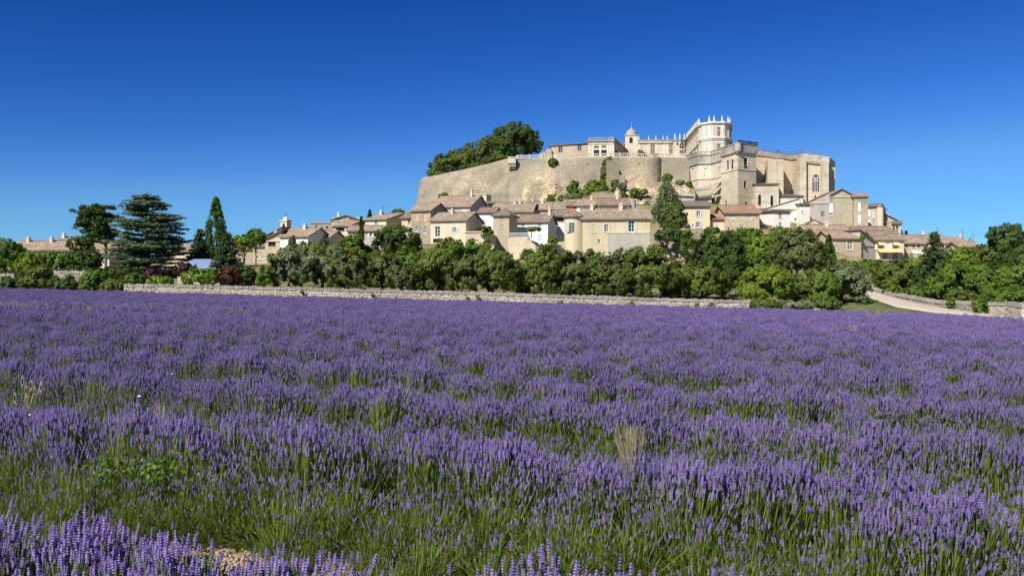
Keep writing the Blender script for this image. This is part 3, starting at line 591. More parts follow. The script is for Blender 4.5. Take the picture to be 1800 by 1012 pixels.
H('long_house', 'long brown roof house stepping up behind the orange awning house', 1508, 1572, 182, 413, 9, 4, rise=2.6, mat=RUB, rmat=TB)
H('small_house', 'pale house with plain tiled roof left of the tall fir', 1596, 1642, 196, 422, 8, 4, rise=1.6, mat=WHITE, rmat=TB)
H('small_house', 'tiled house with stubby chimneys just behind the tall fir', 1618, 1664, 210, 419, 8, 4, rise=1.3, mat=CREAM, rmat=TP, chim=((1622, 410, 4), (1644, 411, 4)))
H('white_house', 'white gabled house with reddish roof between the tall fir and dark trees', 1660, 1700, 200, 428, 9, 12, rise=2.0, mat=WHITE, rmat=TP, chim=((1692, 419, 4),))
H('white_house', 'far right house with two white chimneys beside the dark spreading tree', 1688, 1722, 190, 434, 9, 8, rise=1.7, mat=OLDW, rmat=TP, chim=((1707, 424, 4), (1716, 427, 4)))
# blue glass roofed shed in the garden
H('greenhouse', 'low garden greenhouse with a shiny blue sheeted roof between cedar and spruce', 312, 386, 99, 472, 5, 2, roof='shed', rise=1.4, mat=GREYP, rmat=plain('blue_sheeting', (.30, .42, .62), .25, .6), cat='greenhouse', over=.2)
# white awning of the ochre stone house
aw = MB(); p0 = PX(1607, 445, 167.5); p1 = PX(1630, 445, 167.5); aw.slab([p0, p1, p1 + Vector((0, 1.2, .5)), p0 + Vector((0, 1.2, .5))], .06)
tag(aw.build('awning', AWNW), 'white fabric awning above the ground floor left of the tall fir', 'awning')

# small belfry with flag
bf = thing('belfry', 'small stone belfry with arched opening, pale dome and cross', 'belfry', PX(499, 415, 190))
BX = lambda x, Y: ((x - 900) / FP * Y, Y)
def rect(x0, x1, Y, D, yaw=0):
    A = BX(x0, Y); ey = -math.tan(R(yaw)); k = (x1 - 900) / FP; t = (k * A[1] - A[0]) / (1 - k * ey); B = (A[0] + t, A[1] + t * ey)
    e = Vector((B[0] - A[0], B[1] - A[1])).normalized(); n = Vector((-e.y, e.x)); return [A, B, (B[0] + n.x * D, B[1] + n.y * D), (A[0] + n.x * D, A[1] + n.y * D)]
bp = rect(493, 504, 190, 1.6, 20); hs_ = []; window(bf, bp[0], bp[1], (498.7, 397, 4.5, 9, 'a'), hs_); m_ = MB(); block_walls(m_, bp, ZP(440, 190), ZP(388.5, 190), {0: hs_}); ring(m_, bp, ZP(389, 190), .25, .18); ring(m_, bp, ZP(403, 190), .25, .2); m_.build('belfry_wall', ASHL, bf)
cxm = sum(p[0] for p in bp) / 4; cym = sum(p[1] for p in bp) / 4
m_ = MB(); m_.lathe((cxm, cym, ZP(388.5, 190) + .2), [(.62, 0), (.6, .25), (.45, .55), (.22, .75), (.01, .82)], 12); m_.build('dome', OLDW, bf, smooth=True)
m_ = MB(); zc_ = ZP(388.5, 190) + 1.0; m_.box((cxm - .04, cym, zc_), (.08, 0, 0), (0, .08, 0), (0, 0, .8)); m_.box((cxm - .25, cym, zc_ + .45), (.5, 0, 0), (0, .06, 0), (0, 0, .08)); m_.build('cross', IRON, bf)
fl = thing('flag', 'small red flag hanging on a pole beside the belfry', 'flag', PX(506, 414, 182))
m_ = MB(); m_.tube([PX(506, 416, 182), PX(506, 401, 182)], [.04, .03], 5); m_.build('flag_pole', IRON, fl)
V = []; m_ = MB(); p = PX(506, 404, 182)
for i in range(6):
    for j in range(4): V.append(p + Vector((-.22 * i * .9, math.sin(i * 1.3 + j * .5) * .12, -.12 * i - .33 * j)))
for i in range(5):
    for j in range(3): m_.poly([V[i * 4 + j], V[i * 4 + j + 1], V[(i + 1) * 4 + j + 1], V[(i + 1) * 4 + j]])
m_.build('flag_cloth', plain('red_cloth', (.7, .05, .03), .8), fl)
# ------------------------------------------------------------------ masonry and rock faces (gridded, rough)
def roughwall(name, label, cat, tops, bots, mat, disp=.3, nu=None, nv=24, deep=None, kind=None, freq=.25, ledge=0, parent=None, cap=0):
    """surface between a top and a bottom polyline of world points, with rough relief, closed at the back"""
    def samp(pts, t):
        n = len(pts) - 1; i = min(int(t * n), n - 1); return pts[i].lerp(pts[i + 1], t * n - i)
    nu = nu or 60; V = []; F = []
    for i in range(nu + 1):
        T = samp(tops, i / nu); B = samp(bots, i / nu); T2 = samp(tops, min(1, i / nu + .01)); T1 = samp(tops, max(0, i / nu - .01))
        d = (T2 - T1); d.z = 0; d.normalize(); nrm = Vector((d.y, -d.x, 0))
        for j in range(nv + 1):
            p = T.lerp(B, j / nv); k = j / nv
            h = mnoise.fractal(p * freq, 1.0, 2.0, 5) * disp * (.15 + k * 1.2 if ledge else .6) 
            if ledge: h += ledge * max(0, k - .45) * math.sin(p.z * 2.1 + mnoise.noise(p * .12) * 5) * (1 + mnoise.noise(p * .4))
            if j == 0: h = 0
            q = p + nrm * h; V.append((q.x, q.y, q.z))
    for i in range(nu):
        for j in range(nv): a = i * (nv + 1) + j; b = a + nv + 1; F.append((a, a + 1, b + 1, b))
    V = np.array(V); F = np.array(F)
    if deep:   # top deck and thickness behind
        base = len(V); E = []
        for i in range(nu + 1):
            p = V[i * (nv + 1)]; E.append((p[0], p[1] + deep, p[2] - cap))
            
        V = np.vstack([V, np.array(E)])
        F2 = [(i * (nv + 1), (i + 1) * (nv + 1), base + i + 1, base + i) for i in range(nu)]
        F = np.vstack([F, np.array(F2)])
        E2 = [(x, y, z - 12) for x, y, z in E]; b2 = len(V); V = np.vstack([V, np.array(E2)])
        F = np.vstack([F, np.array([(base + i, base + i + 1, b2 + i + 1, b2 + i) for i in range(nu)])])
    o = np_obj(name, V, F, mat, parent)
    o.data.polygons.foreach_set('use_smooth', [True] * len(o.data.polygons))
    if label: tag(o, label, cat)
    if kind: o['kind'] = kind
    return o

CASY = 268
rp = thing('rampart', 'great curved stone rampart of the castle hill with pale terrace edge', 'rampart', PX(900, 340, CASY))
# west part: from the far back round the left end to the corner at x=977
top1 = [PX(752, 322, 330), PX(737, 319, 276), PX(742, 314.5, 272), PX(780, 307, 270), PX(820, 298.5, 269), PX(860, 289, 268), PX(895, 279.5, 267), PX(935, 279.8, 266), PX(977, 279, 265)]
bot1 = [PX(744, 380, 330), PX(727, 385, 272), PX(734, 385, 267), PX(775, 385, 265), PX(818, 385, 264), PX(858, 385, 263), PX(895, 385, 262), PX(932, 375, 259), PX(972, 370, 256)]
roughwall('rampart_wall', None, None, top1, bot1, RAMP, .9, 150, 34, deep=60, ledge=.35, parent=rp, cap=0)
top2 = [PX(977, 279, 265), PX(1010, 277.5, 263.5), PX(1040, 276.5, 262), PX(1072, 276, 261)]
bot2 = [PX(968, 372, 254), PX(1008, 370, 258), PX(1040, 360, 259), PX(1071, 350, 259.5)]
roughwall('rampart_wall', None, None, top2, bot2, RAMP, .5, 70, 26, deep=60, ledge=.1, parent=rp)
top3 = [PX(1072, 276, 262), PX(1088, 276, 262.5)] + [PX(1102, 276, 262.2), PX(1114, 276.2, 261.6), PX(1126, 276.5, 261.1), PX(1138, 276.8, 260.9), PX(1148, 277, 261.1), PX(1155, 277, 261.8), PX(1159, 277, 262.8), PX(1161, 277, 264), PX(1175, 277, 263.8), PX(1190, 277, 263.2), PX(1212, 277, 262)]
bot3 = [PX(p.x / p.y * FP + 900, 345, p.y - 1.6) for p in top3]
roughwall('rampart_wall', None, None, top3, bot3, RAMP, .35, 90, 24, deep=60, parent=rp)
# buttress with its sloping back
bm = MB(); bq = rect(1070, 1088, 254, 9, -6); z0 = ZP(350, 254); zl = ZP(283, 254); zh = ZP(277, 254)
block_walls(bm, bq, z0, zl); P0, P1, P2, P3 = [Vector((p[0], p[1], zl)) for p in bq]; up = Vector((0, 0, 1.6))
bm.poly([P0, P1, P2 + up, P3 + up]); bm.poly([P1, P2, P2 + up]); bm.poly([P0, P3 + up, P3]); bm.build('rampart_buttress', RAMP, rp)
bm = MB(); bq = rect(1088, 1099, 254.5, 6, 0); block_walls(bm, bq, ZP(345, 254), ZP(307, 254)); bm.build('low_buttress', RUBG, rp)
# echauguette on corbels
em = MB(); q = rect(893, 906.5, 264.2, 3.5, 0); block_walls(em, q, ZP(287, 264), ZP(275.5, 264)); ring(em, q, ZP(277, 264), .2, .1); ew = em.build('corbelled_lookout', ASHL, rp)
em = MB()
for k in range(5):
    p = PX(895 + k * 2.6, 288, 264.4); em.box(p - Vector((.1, 0, .9)), (.22, 0, 0), (0, 1.9, 0), (0, 0, 1.05)); em.box(p - Vector((.1, -.5, 1.5)), (.22, 0, 0), (0, 1.4, 0), (0, 0, .6))
em.build('corbel', ASHL, ew)

def balustrade(parent, pts, h, mat, step=.55, name='balustrade', post=4.0):
    """rail, base and balusters along a 3D polyline (points at the foot)"""
    rail = MB(); ba = MB(); L0 = 0
    for a, b in zip(pts[:-1], pts[1:]):
        d = b - a; L = d.length; e = d / L; n = Vector((-e.y, e.x, 0)).normalized(); Z = Vector((0, 0, 1))
        rail.box(a - n * .16 + Z * (h - .2), d, n * .32, Z * .2); rail.box(a - n * .16, d, n * .32, Z * .16)
        k = 0; s = step / 2
        while s < L:
            big = (int(s / step) % int(post / step) == 0); w_ = .2 if big else .085
            c = a + e * s; ba.box(c - e * w_ - n * (w_ if not big else .19) + Z * .16, e * 2 * w_, n * 2 * (w_ if not big else .19), Z * (h - .36)); s += step
    r = rail.build(name, mat, parent); b = ba.build('balusters', mat, r, kind='stuff'); return r
tb = thing('terrace_balustrade', 'long pale stone balustrade along the castle terrace edge', 'balustrade', PX(1050, 276, 263))
balustrade(tb, [PX(907, 280, 266.5), PX(977, 279.2, 265.3), PX(1010, 277.7, 263.8), PX(1072, 276.2, 261.3)], 1.15, ASHL)
balustrade(tb, [PX(1072, 276, 262.3), PX(1088, 276, 262.8), PX(1102, 276, 262.5), PX(1126, 276.5, 261.4), PX(1138, 276.8, 261.2), PX(1148, 277, 261.4), PX(1158, 277, 262.6)], 1.15, ASHL)
balustrade(tb, [PX(1161, 277, 264.3), PX(1185, 277, 263.8), PX(1207, 277, 262.4)], 1.15, ASHL)
pm = MB(); a = PX(742, 314.5, 272.2)
for s, t_ in zip([PX(742, 314.5, 272.2), PX(780, 307, 270.2), PX(820, 298.5, 269.2), PX(860, 289, 268.2)], [PX(780, 307, 270.2), PX(820, 298.5, 269.2), PX(860, 289, 268.2), PX(893, 280.2, 267.2)]):
    pm.box(s - Vector((0, 0, .2)), t_ - s, (0, .6, 0), (0, 0, .5))
pm.build('coping', ASHG, rp)

# ------------------------------------------------------------------ castle
FIN = None
def finial(parent, p, s=1.0, stone_=None):
    """urn topped finial, shared mesh"""
    global FIN
    if FIN is None:
        m = MB(); m.box((-.28, -.28, 0), (.56, 0, 0), (0, .56, 0), (0, 0, .5)); m.lathe((0, 0, .5), [(.14, 0), (.26, .25), (.28, .5), (.12, .75), (.16, .9), (.1, 1.05), (.01, 1.6)], 8)
        t = m.build('finial', ASHW); FIN = t.data; bpy.data.objects.remove(t)
    o = bpy.data.objects.new('finial', FIN); link(o); off = parent['_o']; o.parent = parent; o.location = (p[0] - off[0], p[1] - off[1], p[2] - off[2]); o.scale = (s, s, s); return o
def edge_pts(poly, k, n, ins=.3):
    A = Vector(poly[k]); B = Vector(poly[(k + 1) % len(poly)]); return [A.lerp(B, (i + .5) / n) for i in range(n)]
# west wing
ww = thing('castle_wing', 'low ochre castle wing with two white framed cross windows on the terrace', 'castle wing', PX(1000, 275, 282))
q = rect(969, 1035, 284, 9, 2); h0 = []
for s in ((985.5, 262.8, 7.5, 12, 'p'), (1019, 260.5, 7.5, 11, 'p')): window(ww, q[0], q[1], s, h0)
m_ = MB(); block_walls(m_, q, ZP(295, 284), ZP(255, 284), {0: h0}); m_.build('wing_wall', RUB, ww)
m_ = MB(); zz = ZP(255.5, 284); m_.slab([(q[0][0] - .4, q[0][1] - .4, zz + .1), (q[1][0], q[1][1] - .4, zz + .75), (q[2][0], q[2][1], zz + 1.3), (q[3][0] - .4, q[3][1], zz + .9)], .3); m_.build('wing_roof', TB, ww)
ru = thing('ruined_wall', 'broken stone wall stub at the end of the ochre castle wing', 'ruin', PX(958, 275, 283))
m_ = MB()
for xa, xb, yy in ((948, 954, 269), (953, 959, 266.5), (960, 969.5, 262)): block_walls(m_, rect(xa, xb, 283 + (xa % 3) * .3, 2, 0), ZP(290, 283), ZP(yy, 283))
m_.build('broken_masonry', RUBG, ru)
# west pavilion with the long shaded side
wp = thing('castle_pavilion', 'castle pavilion with balustraded roof and twin wide doorways at its front', 'pavilion', PX(1056, 275, 275))
q = [BX(1034, 276), BX(1078.5, 275), ((1108.5 - 900) / FP * 307, 307), ((1080 - 900) / FP * 312, 312)]
h0 = []; h1 = []
for s in ((1048.5, 269, 9.5, 10, 'o'), (1061.5, 269, 10, 10, 'o'), (1048.5, 258.5, 8, 2.5, 'o'), (1061.5, 257.8, 8, 2.5, 'o')): window(wp, q[0], q[1], s, h0)
for s in ((1083.5, 267, 3.5, 8, 'o'), (1088, 263, 2.2, 5, 'o'), (1093, 268, 2.5, 5, 'o')): window(wp, q[1], q[2], s, h1)
zt1 = ZP(249.5, 276)
m_ = MB(); block_walls(m_, q, ZP(292, 276), zt1, {0: h0, 1: h1}); m_.build('pavilion_wall', ASHL, wp)
m_ = MB(); ring(m_, q, zt1, .35, .35, .3); ring(m_, q, zt1 - 1.0, .2, .12); m_.build('cornice', ASHG, wp)
m_ = MB()
for x in (1035.5, 1042, 1055, 1068, 1073, 1077.5):
    u, Yq = hit(q[0], q[1], x); m_.box((q[0][0] + u - .25, Yq - .14, ZP(288, 276)), (.5, 0, 0), (0, .13, 0), (0, 0, zt1 - 1.03 - ZP(288, 276)))
m_.build('pilasters', ASHW, wp)
V3 = lambda p, z: Vector((p[0], p[1], z))
balustrade(wp, [V3(q[0], zt1 + .352), V3(q[1], zt1 + .352), V3(q[2], zt1 + .352)], .95, ASHG, .5)
# back wing behind the pavilion
bw = thing('castle_wing', 'back castle wing with tall mullioned windows and a row of finials', 'castle wing', PX(1150, 272, 309))
q = rect(1100, 1186, 309, 8, 1); h0 = []
for s in ((1147.5, 262.5, 8, 17, 'x'), (1179.5, 262.5, 7, 17, 'x')): window(bw, q[0], q[1], s, h0)
zt2 = ZP(252, 309); m_ = MB(); block_walls(m_, q, ZP(300, 309), zt2, {0: h0}); m_.build('wing_wall', ASHL, bw)
m_ = MB(); ring(m_, q, zt2, .3, .4); m_.build('cornice', ASHL, bw); m_ = MB(); block_walls(m_, offset(q, .05), zt2 + .3, ZP(246.7, 309)); ring(m_, q, ZP(246.7, 309), .18, .2); m_.build('attic', ASHG, bw)
m_ = MB()
for x in (1124, 1139.5, 1153.5, 1167.5, 1173):
    u, Yq = hit(q[0], q[1], x); m_.box((q[0][0] + u - .22, Yq - .14, ZP(280, 309)), (.44, 0, 0), (0, .13, 0), (0, 0, zt2 - ZP(280, 309) - .003))
m_.build('pilasters', ASHW, bw)
for x in (1123, 1140, 1153, 1165.5, 1173): finial(bw, (PX(x, 0, 310).x, 310, ZP(246.7, 309) + .15), .85)
H('castle_roof', 'thin tiled castle roof peeping between the pavilion and domed turret', 1083, 1101, 316, 254, 6, 0, rise=1.0, mat=RUB, rmat=TR, cat='castle wing')
# domed turret
dt = thing('domed_turret', 'square castle turret with arched window, stone dome and thin spike', 'turret', PX(1110, 272, 301))
q = rect(1098.8, 1121.3, 301, 4.2, 8); h0 = []; window(dt, q[0], q[1], (1109.3, 246.5, 6, 10, 'a'), h0)
m_ = MB(); block_walls(m_, q, ZP(295, 301), ZP(238.5, 301), {0: h0}); m_.build('turret_wall', ASHL, dt)
m_ = MB(); ring(m_, q, ZP(239, 301), .3, .22); m_.build('cornice', ASHG, dt)
cx_ = sum(p[0] for p in q) / 4; cy_ = sum(p[1] for p in q) / 4; rr = M(10.6, 301)
m_ = MB(); m_.lathe((cx_, cy_, ZP(238.5, 301) + .1), [(rr, 0)] + [(rr * math.cos(a), rr * 1.22 * math.sin(a)) for a in [R(k * 10) for k in range(1, 9)]] + [(.02, rr * 1.24)], 20); m_.build('dome', ASHG, dt, smooth=True)
m_ = MB(); m_.lathe((cx_, cy_, ZP(238.5, 301) + .1 + rr * 1.2), [(.3, 0), (.35, .2), (.12, .45), (.05, .7), (.04, 2.4), (.0, 2.5)], 8); m_.build('dome_spike', STF, dt)
# round corner bay
cb = thing('corner_turret', 'rounded castle corner bay with small square windows in the court angle', 'turret', PX(1194, 272, 304))
cxp = PX(1194.5, 0, 307); rr = M(11.2, 307); zt3 = ZP(246.5, 304)
m_ = MB(); m_.lathe((cxp.x, cxp.y, 0), [(rr, ZP(300, 307)), (rr, zt3)], 24); m_.lathe((cxp.x, cxp.y, zt3), [(rr, 0), (rr + .3, .1), (rr + .3, .4), (0.01, .5)], 24); m_.build('bay_wall', ASHL, cb, smooth=False)
for yy in (256.5, 268):
    p = PX(1197.5, yy, 307 - rr); m_ = MB(); m_.box((p.x - .55, p.y - .12, p.z - .7), (1.1, 0, 0), (0, .5, 0), (0, 0, 1.4)); wi = m_.build('window', DARK, cb)
    m_ = MB(); m_.box((p.x - .06, p.y - .17, p.z - .7), (.12, 0, 0), (0, .05, 0), (0, 0, 1.4)); m_.box((p.x - .55, p.y - .17, p.z), (.49, 0, 0), (0, .05, 0), (0, 0, .12)); m_.box((p.x + .06, p.y - .17, p.z), (.49, 0, 0), (0, .05, 0), (0, 0, .12)); m_.build('window_frame', STF, wi)
for x in (1185, 1193.5, 1201.5): finial(cb, (PX(x, 0, 305).x, 303.5 - .0, zt3 + .4), .95)
# long east wing running toward us, facing the court, and the great tower pavilion
ew_ = thing('castle_wing', 'long castle wing facing the court with two storeys of windows and roofline finials', 'castle wing', PX(1216, 272, 292))
zT = ZP(219.5, 277)
q = [((1206 - 900) / FP * 307, 307), ((1229 - 900) / FP * 278, 278), ((1262 - 900) / FP * 279, 279), ((1250 - 900) / FP * 309, 309)]
h0 = []
for k in range(5):
    f = (k + .5) / 5; u = f
    A, B = q[0], q[1]; X = A[0] + (B[0] - A[0]) * f; Yy = A[1] + (B[1] - A[1]) * f; xp = X / Yy * FP + 900
    for zc, hh in ((zT - 3.6, 3.2), (zT - 8.4, 2.6)):
        yp = 506 - (zc - EYE) / Yy * FP; window(ew_, A, B, (xp, yp, 2.1, hh / Yy * FP, 'x'), h0)
m_ = MB(); block_walls(m_, q, ZP(300, 290), zT, {0: h0}); m_.build('wing_wall', CHUG, ew_)
m_ = MB(); ring(m_, q, zT, .55, .5); ring(m_, q, zT - 5.9, .4, .3); ring(m_, q, zT - 1.3, .25, .2); m_.build('cornice', ASHL, ew_)
for i, p in enumerate(edge_pts(q, 0, 9)): finial(ew_, (p.x + .1, p.y, zT + .55), 1.0)
m_ = MB()
for k in range(6):
    A = Vector(q[0]).lerp(Vector(q[1]), k / 5 * .985 + .007); e = (Vector(q[1]) - Vector(q[0])).normalized(); nn = Vector((e.y, -e.x))
    m_.box((A.x, A.y, ZP(295, 285)), (e.x * .4, e.y * .4, 0), (nn.x * .16, nn.y * .16, 0), (0, 0, zT - 6.0 - ZP(295, 285)))
m_.build('pilasters', ASHL, ew_)
gt = thing('castle_tower', 'great white stone castle tower with mullioned windows, cornices and finials', 'tower', PX(1256, 268, 277))
cy = 277
def bxy(x, Y): return ((x - 900) / FP * Y, Y)
q = [bxy(1228, 279), bxy(1234, 275), bxy(1252, 272.5), bxy(1273, 272.5), bxy(1281, 274), bxy(1285, 277.5), bxy(1284, 288), bxy(1240, 292)]
h2 = []
for s in ((1262, 231.5, 10, 18, 'x'), (1262, 260.5, 10, 16.5, 'x')): window(gt, q[2], q[3], s, h2)
h1 = []
zT2 = ZP(219, 273)
m_ = MB(); block_walls(m_, q, ZP(300, 273), zT2, {2: h2}); m_.build('tower_wall', ASHW, gt)
m_ = MB(); ring(m_, q, zT2, .3, .25); ring(m_, q, zT2 + .3, .45, .55, .3); ring(m_, q, ZP(246.5, 273), .3, .3); ring(m_, q, ZP(244, 273), .55, .5); ring(m_, q, ZP(252, 273), .16, .12); m_.build('cornice', ASHW, gt)
m_ = MB()
for k in (0, 1, 2, 3, 4):
    A = Vector(q[k]); B = Vector(q[k + 1]); e = (B - A).normalized(); nn = Vector((e.y, -e.x)); Lk = (B - A).length
    for f in ((.04, .86) if Lk < 3 else (.03, .28, .46, .86)):
        for za, zb in ((ZP(243.4, 273) + .35, zT2 - .003), (ZP(272, 273), ZP(247.1, 273))):
            p = A + e * (Lk * f); 
            if k == 2 and f in (.46,): continue
            m_.box((p.x, p.y, za), (e.x * .38, e.y * .38, 0), (nn.x * .16, nn.y * .16, 0), (0, 0, zb - za))
m_.build('pilasters', ASHL, gt)
for x, Y in ((1229.5, 279), (1247, 273.2), (1255.5, 272.8), (1269.5, 272.8), (1280, 274.2), (1283, 276)): finial(gt, ((x - 900) / FP * Y, Y + .2, zT2 + .75), 1.05)
# ------------------------------------------------------------------ chapel terrace (apse) below the tower
ap = thing('apse_terrace', 'cream many sided church apse with weathered parapet below the great tower', 'church apse', PX(1240, 350, 258))
q = [bxy(1207, 264), bxy(1226.5, 257), bxy(1250, 256), bxy(1269, 250), bxy(1290, 262), bxy(1215, 275)]
hA, hB, hC = [], [], []
for s in ((1217.8, 303, 4, 15, 'n'), (1211, 303, 2.5, 15, 'n')): window(ap, q[0], q[1], s, hA)
window(ap, q[1], q[2], (1241, 303.5, 4.5, 17, 'n', ASHW), hB); window(ap, q[2], q[3], (1265, 303, 4, 19, 'n'), hC)
zP = ZP(287.5, 257)
m_ = MB(); block_walls(m_, q, ZP(385, 257), zP, {0: hA, 1: hB, 2: hC}); m_.build('apse_wall', ASHL, ap)
m_ = MB(); a_ = offset(q, .3); block_walls(m_, a_, zP + .003, ZP(274.5, 257)); ring(m_, a_, ZP(274.5, 257), .3, .2, .2, [0, 1, 2, 3]); ring(m_, a_, zP - .25, .25, .06); m_.build('parapet', ASHG, ap)
m_ = MB(); ring(m_, q, ZP(316, 257), .3, .2); m_.build('string_course', CHUG, ap)
pt = [V3(p, ZP(274.5, 257) + .3) for p in a_[:4]]
balustrade(ap, pt, .9, ASHG, .6, name='iron_rail')
# big lower block under apse + sloping buttress arch
m_ = MB(); qq = rect(1216, 1251, 252.5, 6, 6); block_walls(m_, qq, ZP(385, 253), ZP(333, 253)); m_.build('lower_wall', CHUR, ap)
m_ = MB(); a0 = PX(1251, 342, 250); a1 = PX(1269, 324, 250); m_.box(a0, a1 - a0, (0, 1.5, 0), (0, 0, -.7)); a0 = PX(1251, 345, 250); a1 = PX(1269, 341, 250); m_.box(a0, a1 - a0, (0, 1.5, 0), (0, 0, -.45)); a0 = PX(1249, 322, 251); a1 = PX(1269, 316, 249); m_.box(a0, a1 - a0, (0, 1.5, 0), (0, 0, -.5)); m_.build('flying_buttress', CHUG, ap)
sf = thing('scaffold', 'grey metal scaffold walkway on the church apse wall', 'scaffold', PX(1232, 335, 251))
m_ = MB(); g_ = plain('grey_steel', (.42, .42, .46), .4, .5)
for yo in (0, 5): m_.tube([PX(1214, 333 + yo, 250.5), PX(1250, 326 + yo, 249.8)], [.09, .09], 5); m_.tube([PX(1214, 334 + yo, 249.6), PX(1250, 327 + yo, 248.9)], [.09, .09], 5)
for k in range(9):
    f = k / 8; m_.tube([PX(1214 + 36 * f, 333 - 7 * f, 250.5 - .7 * f), PX(1214 + 36 * f + (4 if k < 8 else 0), 338 - 7 * f, 250.5 - .7 * f)], [.05, .05], 4)
m_.build('scaffold_tube', g_, sf)
m_ = MB(); m_.box(PX(1214, 334, 249.6), PX(1250, 327, 248.9) - PX(1214, 334, 249.6), (0, .9, 0), (0, 0, -.06)); m_.build('scaffold_deck', g_, sf)
gh = thing('netted_shed', 'grey netted frame sheds on the slope at the apse foot', 'shed', PX(1200, 345, 240))
m_ = MB()
m_.box(PX(1190, 356, 240), (4.6, 0, 0), (0, 4, 0), (0, 0, 2.2)); m_.build('shed_wall', GREYP, gh)
m_ = MB(); p0 = PX(1189, 343, 239.5); m_.slab([p0, p0 + Vector((5.2, 0, -.3)), p0 + Vector((5.2, 5, .6)), p0 + Vector((0, 5, .9))], .1); m_.build('shed_roof', plain('grey_blue_sheet', (.34, .38, .48), .4, .4), gh)
m_ = MB()
for k in range(8):
    a = PX(1197 + k * 2.7, 330 + k * 2.8, 244); m_.tube([a, a + Vector((0, 0, -3))], [.06, .06], 4)
m_.tube([PX(1197, 330, 244), PX(1217, 351, 244)], [.08, .08], 4); m_.tube([PX(1197, 336, 244), PX(1215, 355, 244)], [.06, .06], 4); m_.build('shed_railing', g_, gh)
# ------------------------------------------------------------------ bell tower
bt = thing('bell_tower', 'square church bell tower with lancet openings and worn parapet', 'bell tower', PX(1298, 366, 240))
K = bxy(1297.5, 240); Lf = bxy(1268, 248.5); Rr = bxy(1329, 243.6)
q = [Lf, K, Rr, (Rr[0] - 5.6, Rr[1] + 9)]
hA, hB = [], []
for s in ((1279.2, 289.5, 3.2, 17, 'a'), (1287.3, 288.5, 3.2, 17, 'a'), (1276, 356, 2.6, 8.5, 'o')): window(bt, q[0], q[1], s, hA)
for s in ((1311, 286.5, 6.5, 19, 'a'), (1310, 324.5, 4.5, 12, 'o'), (1311.5, 359, 3.5, 9, 'a'), (1318.5, 349, 1.4, 3, 'o')): window(bt, q[1], q[2], s, hB)
zB = ZP(268.5, 242)
m_ = MB(); block_walls(m_, q, ZP(385, 242), zB, {0: hA, 1: hB}); m_.build('tower_wall', CHUG, bt)
m_ = MB(); ring(m_, q, ZP(300, 242), .25, .16); m_.build('string_course', CHUG, bt)
qo = offset(q, .35); m_ = MB(); block_walls(m_, qo, zB + .003, ZP(255, 242)); ring(m_, qo, zB - .2, .2, .03); ring(m_, qo, ZP(255, 242), .22, .12); m_.build('parapet', ASHG, bt)
m_ = MB(); m_.lathe((K[0], K[1] + .1, 0), [(.15, zB - 1.0), (.95, zB + .1), (.95, ZP(252, 240)), (1.05, ZP(252, 240)), (1.05, ZP(251, 240)), (.01, ZP(251, 240))], 14); m_.build('corner_turret', ASHG, bt, smooth=False)
balustrade(bt, [V3(qo[1], ZP(255, 242) + .22) , V3(qo[2], ZP(255, 242) + .22)], .7, IRON, .8, name='iron_rail')
for xq, yq in ((1287.3, 289), (1311, 290)):
    ln = hit(q[0], q[1], xq) if xq < 1297 else hit(q[1], q[2], xq); Yq = ln[1]; p = PX(xq, yq, Yq + .13)
    m_ = MB(); m_.lathe((p.x, p.y, p.z - .5), [(.36, 0), (.27, .2), (.22, .6), (.1, .75), (.02, .8)], 10); m_.build('bell', plain('bronze', (.18, .14, .07), .4, .5, 1), bt)
# ------------------------------------------------------------------ church nave
cn = thing('church', 'long ochre and grey collegiate church with buttresses and terrace roof', 'church', PX(1390, 366, 248))
nv_ = [bxy(1326, 251), bxy(1392, 252), bxy(1413, 243), bxy(1456, 240), bxy(1468, 262), bxy(1340, 272)]
hA, hB = [], []
window(cn, nv_[2], nv_[3], (1434, 322, 12, 30, 't'), hB); window(cn, nv_[2], nv_[3], (1433, 347, 2.5, 7, 'o'), hB)
window(cn, nv_[1], nv_[2], (1390.5 + 1, 294, 2.5, 3, 'o'), hA)
zN = ZP(272.5, 247)
# sloping roofline: built as separate blocks
def prism(mb, pts2, zb, zts, ops=None):
    n = len(pts2); ops = ops or {}
    zlow = min(zts)
    for k in range(n): wallface(mb, pts2[k], pts2[(k + 1) % n], zb, zlow, ops.get(k, ()))
    for k in range(n):
        A, B = pts2[k], pts2[(k + 1) % n]; za, zb2 = zts[k], zts[(k + 1) % n]
        if za > zlow + 1e-4 and zb2 > zlow + 1e-4: mb.poly([(*A, zlow), (*B, zlow), (*B, zb2), (*A, za)])
        elif za > zlow + 1e-4: mb.poly([(*A, zlow), (*B, zlow), (*A, za)])
        elif zb2 > zlow + 1e-4: mb.poly([(*A, zlow), (*B, zlow), (*B, zb2)])
    mb.poly([(*p, z) for p, z in zip(pts2, zts)])
zts = [ZP(264, 251), ZP(272.5, 252), ZP(269.5, 243), ZP(275.5, 240), ZP(284, 262), ZP(275, 272)]
m_ = MB(); prism(m_, nv_, ZP(385, 247), zts, {2: hB}); m_.build('nave_wall', CHUR, cn)
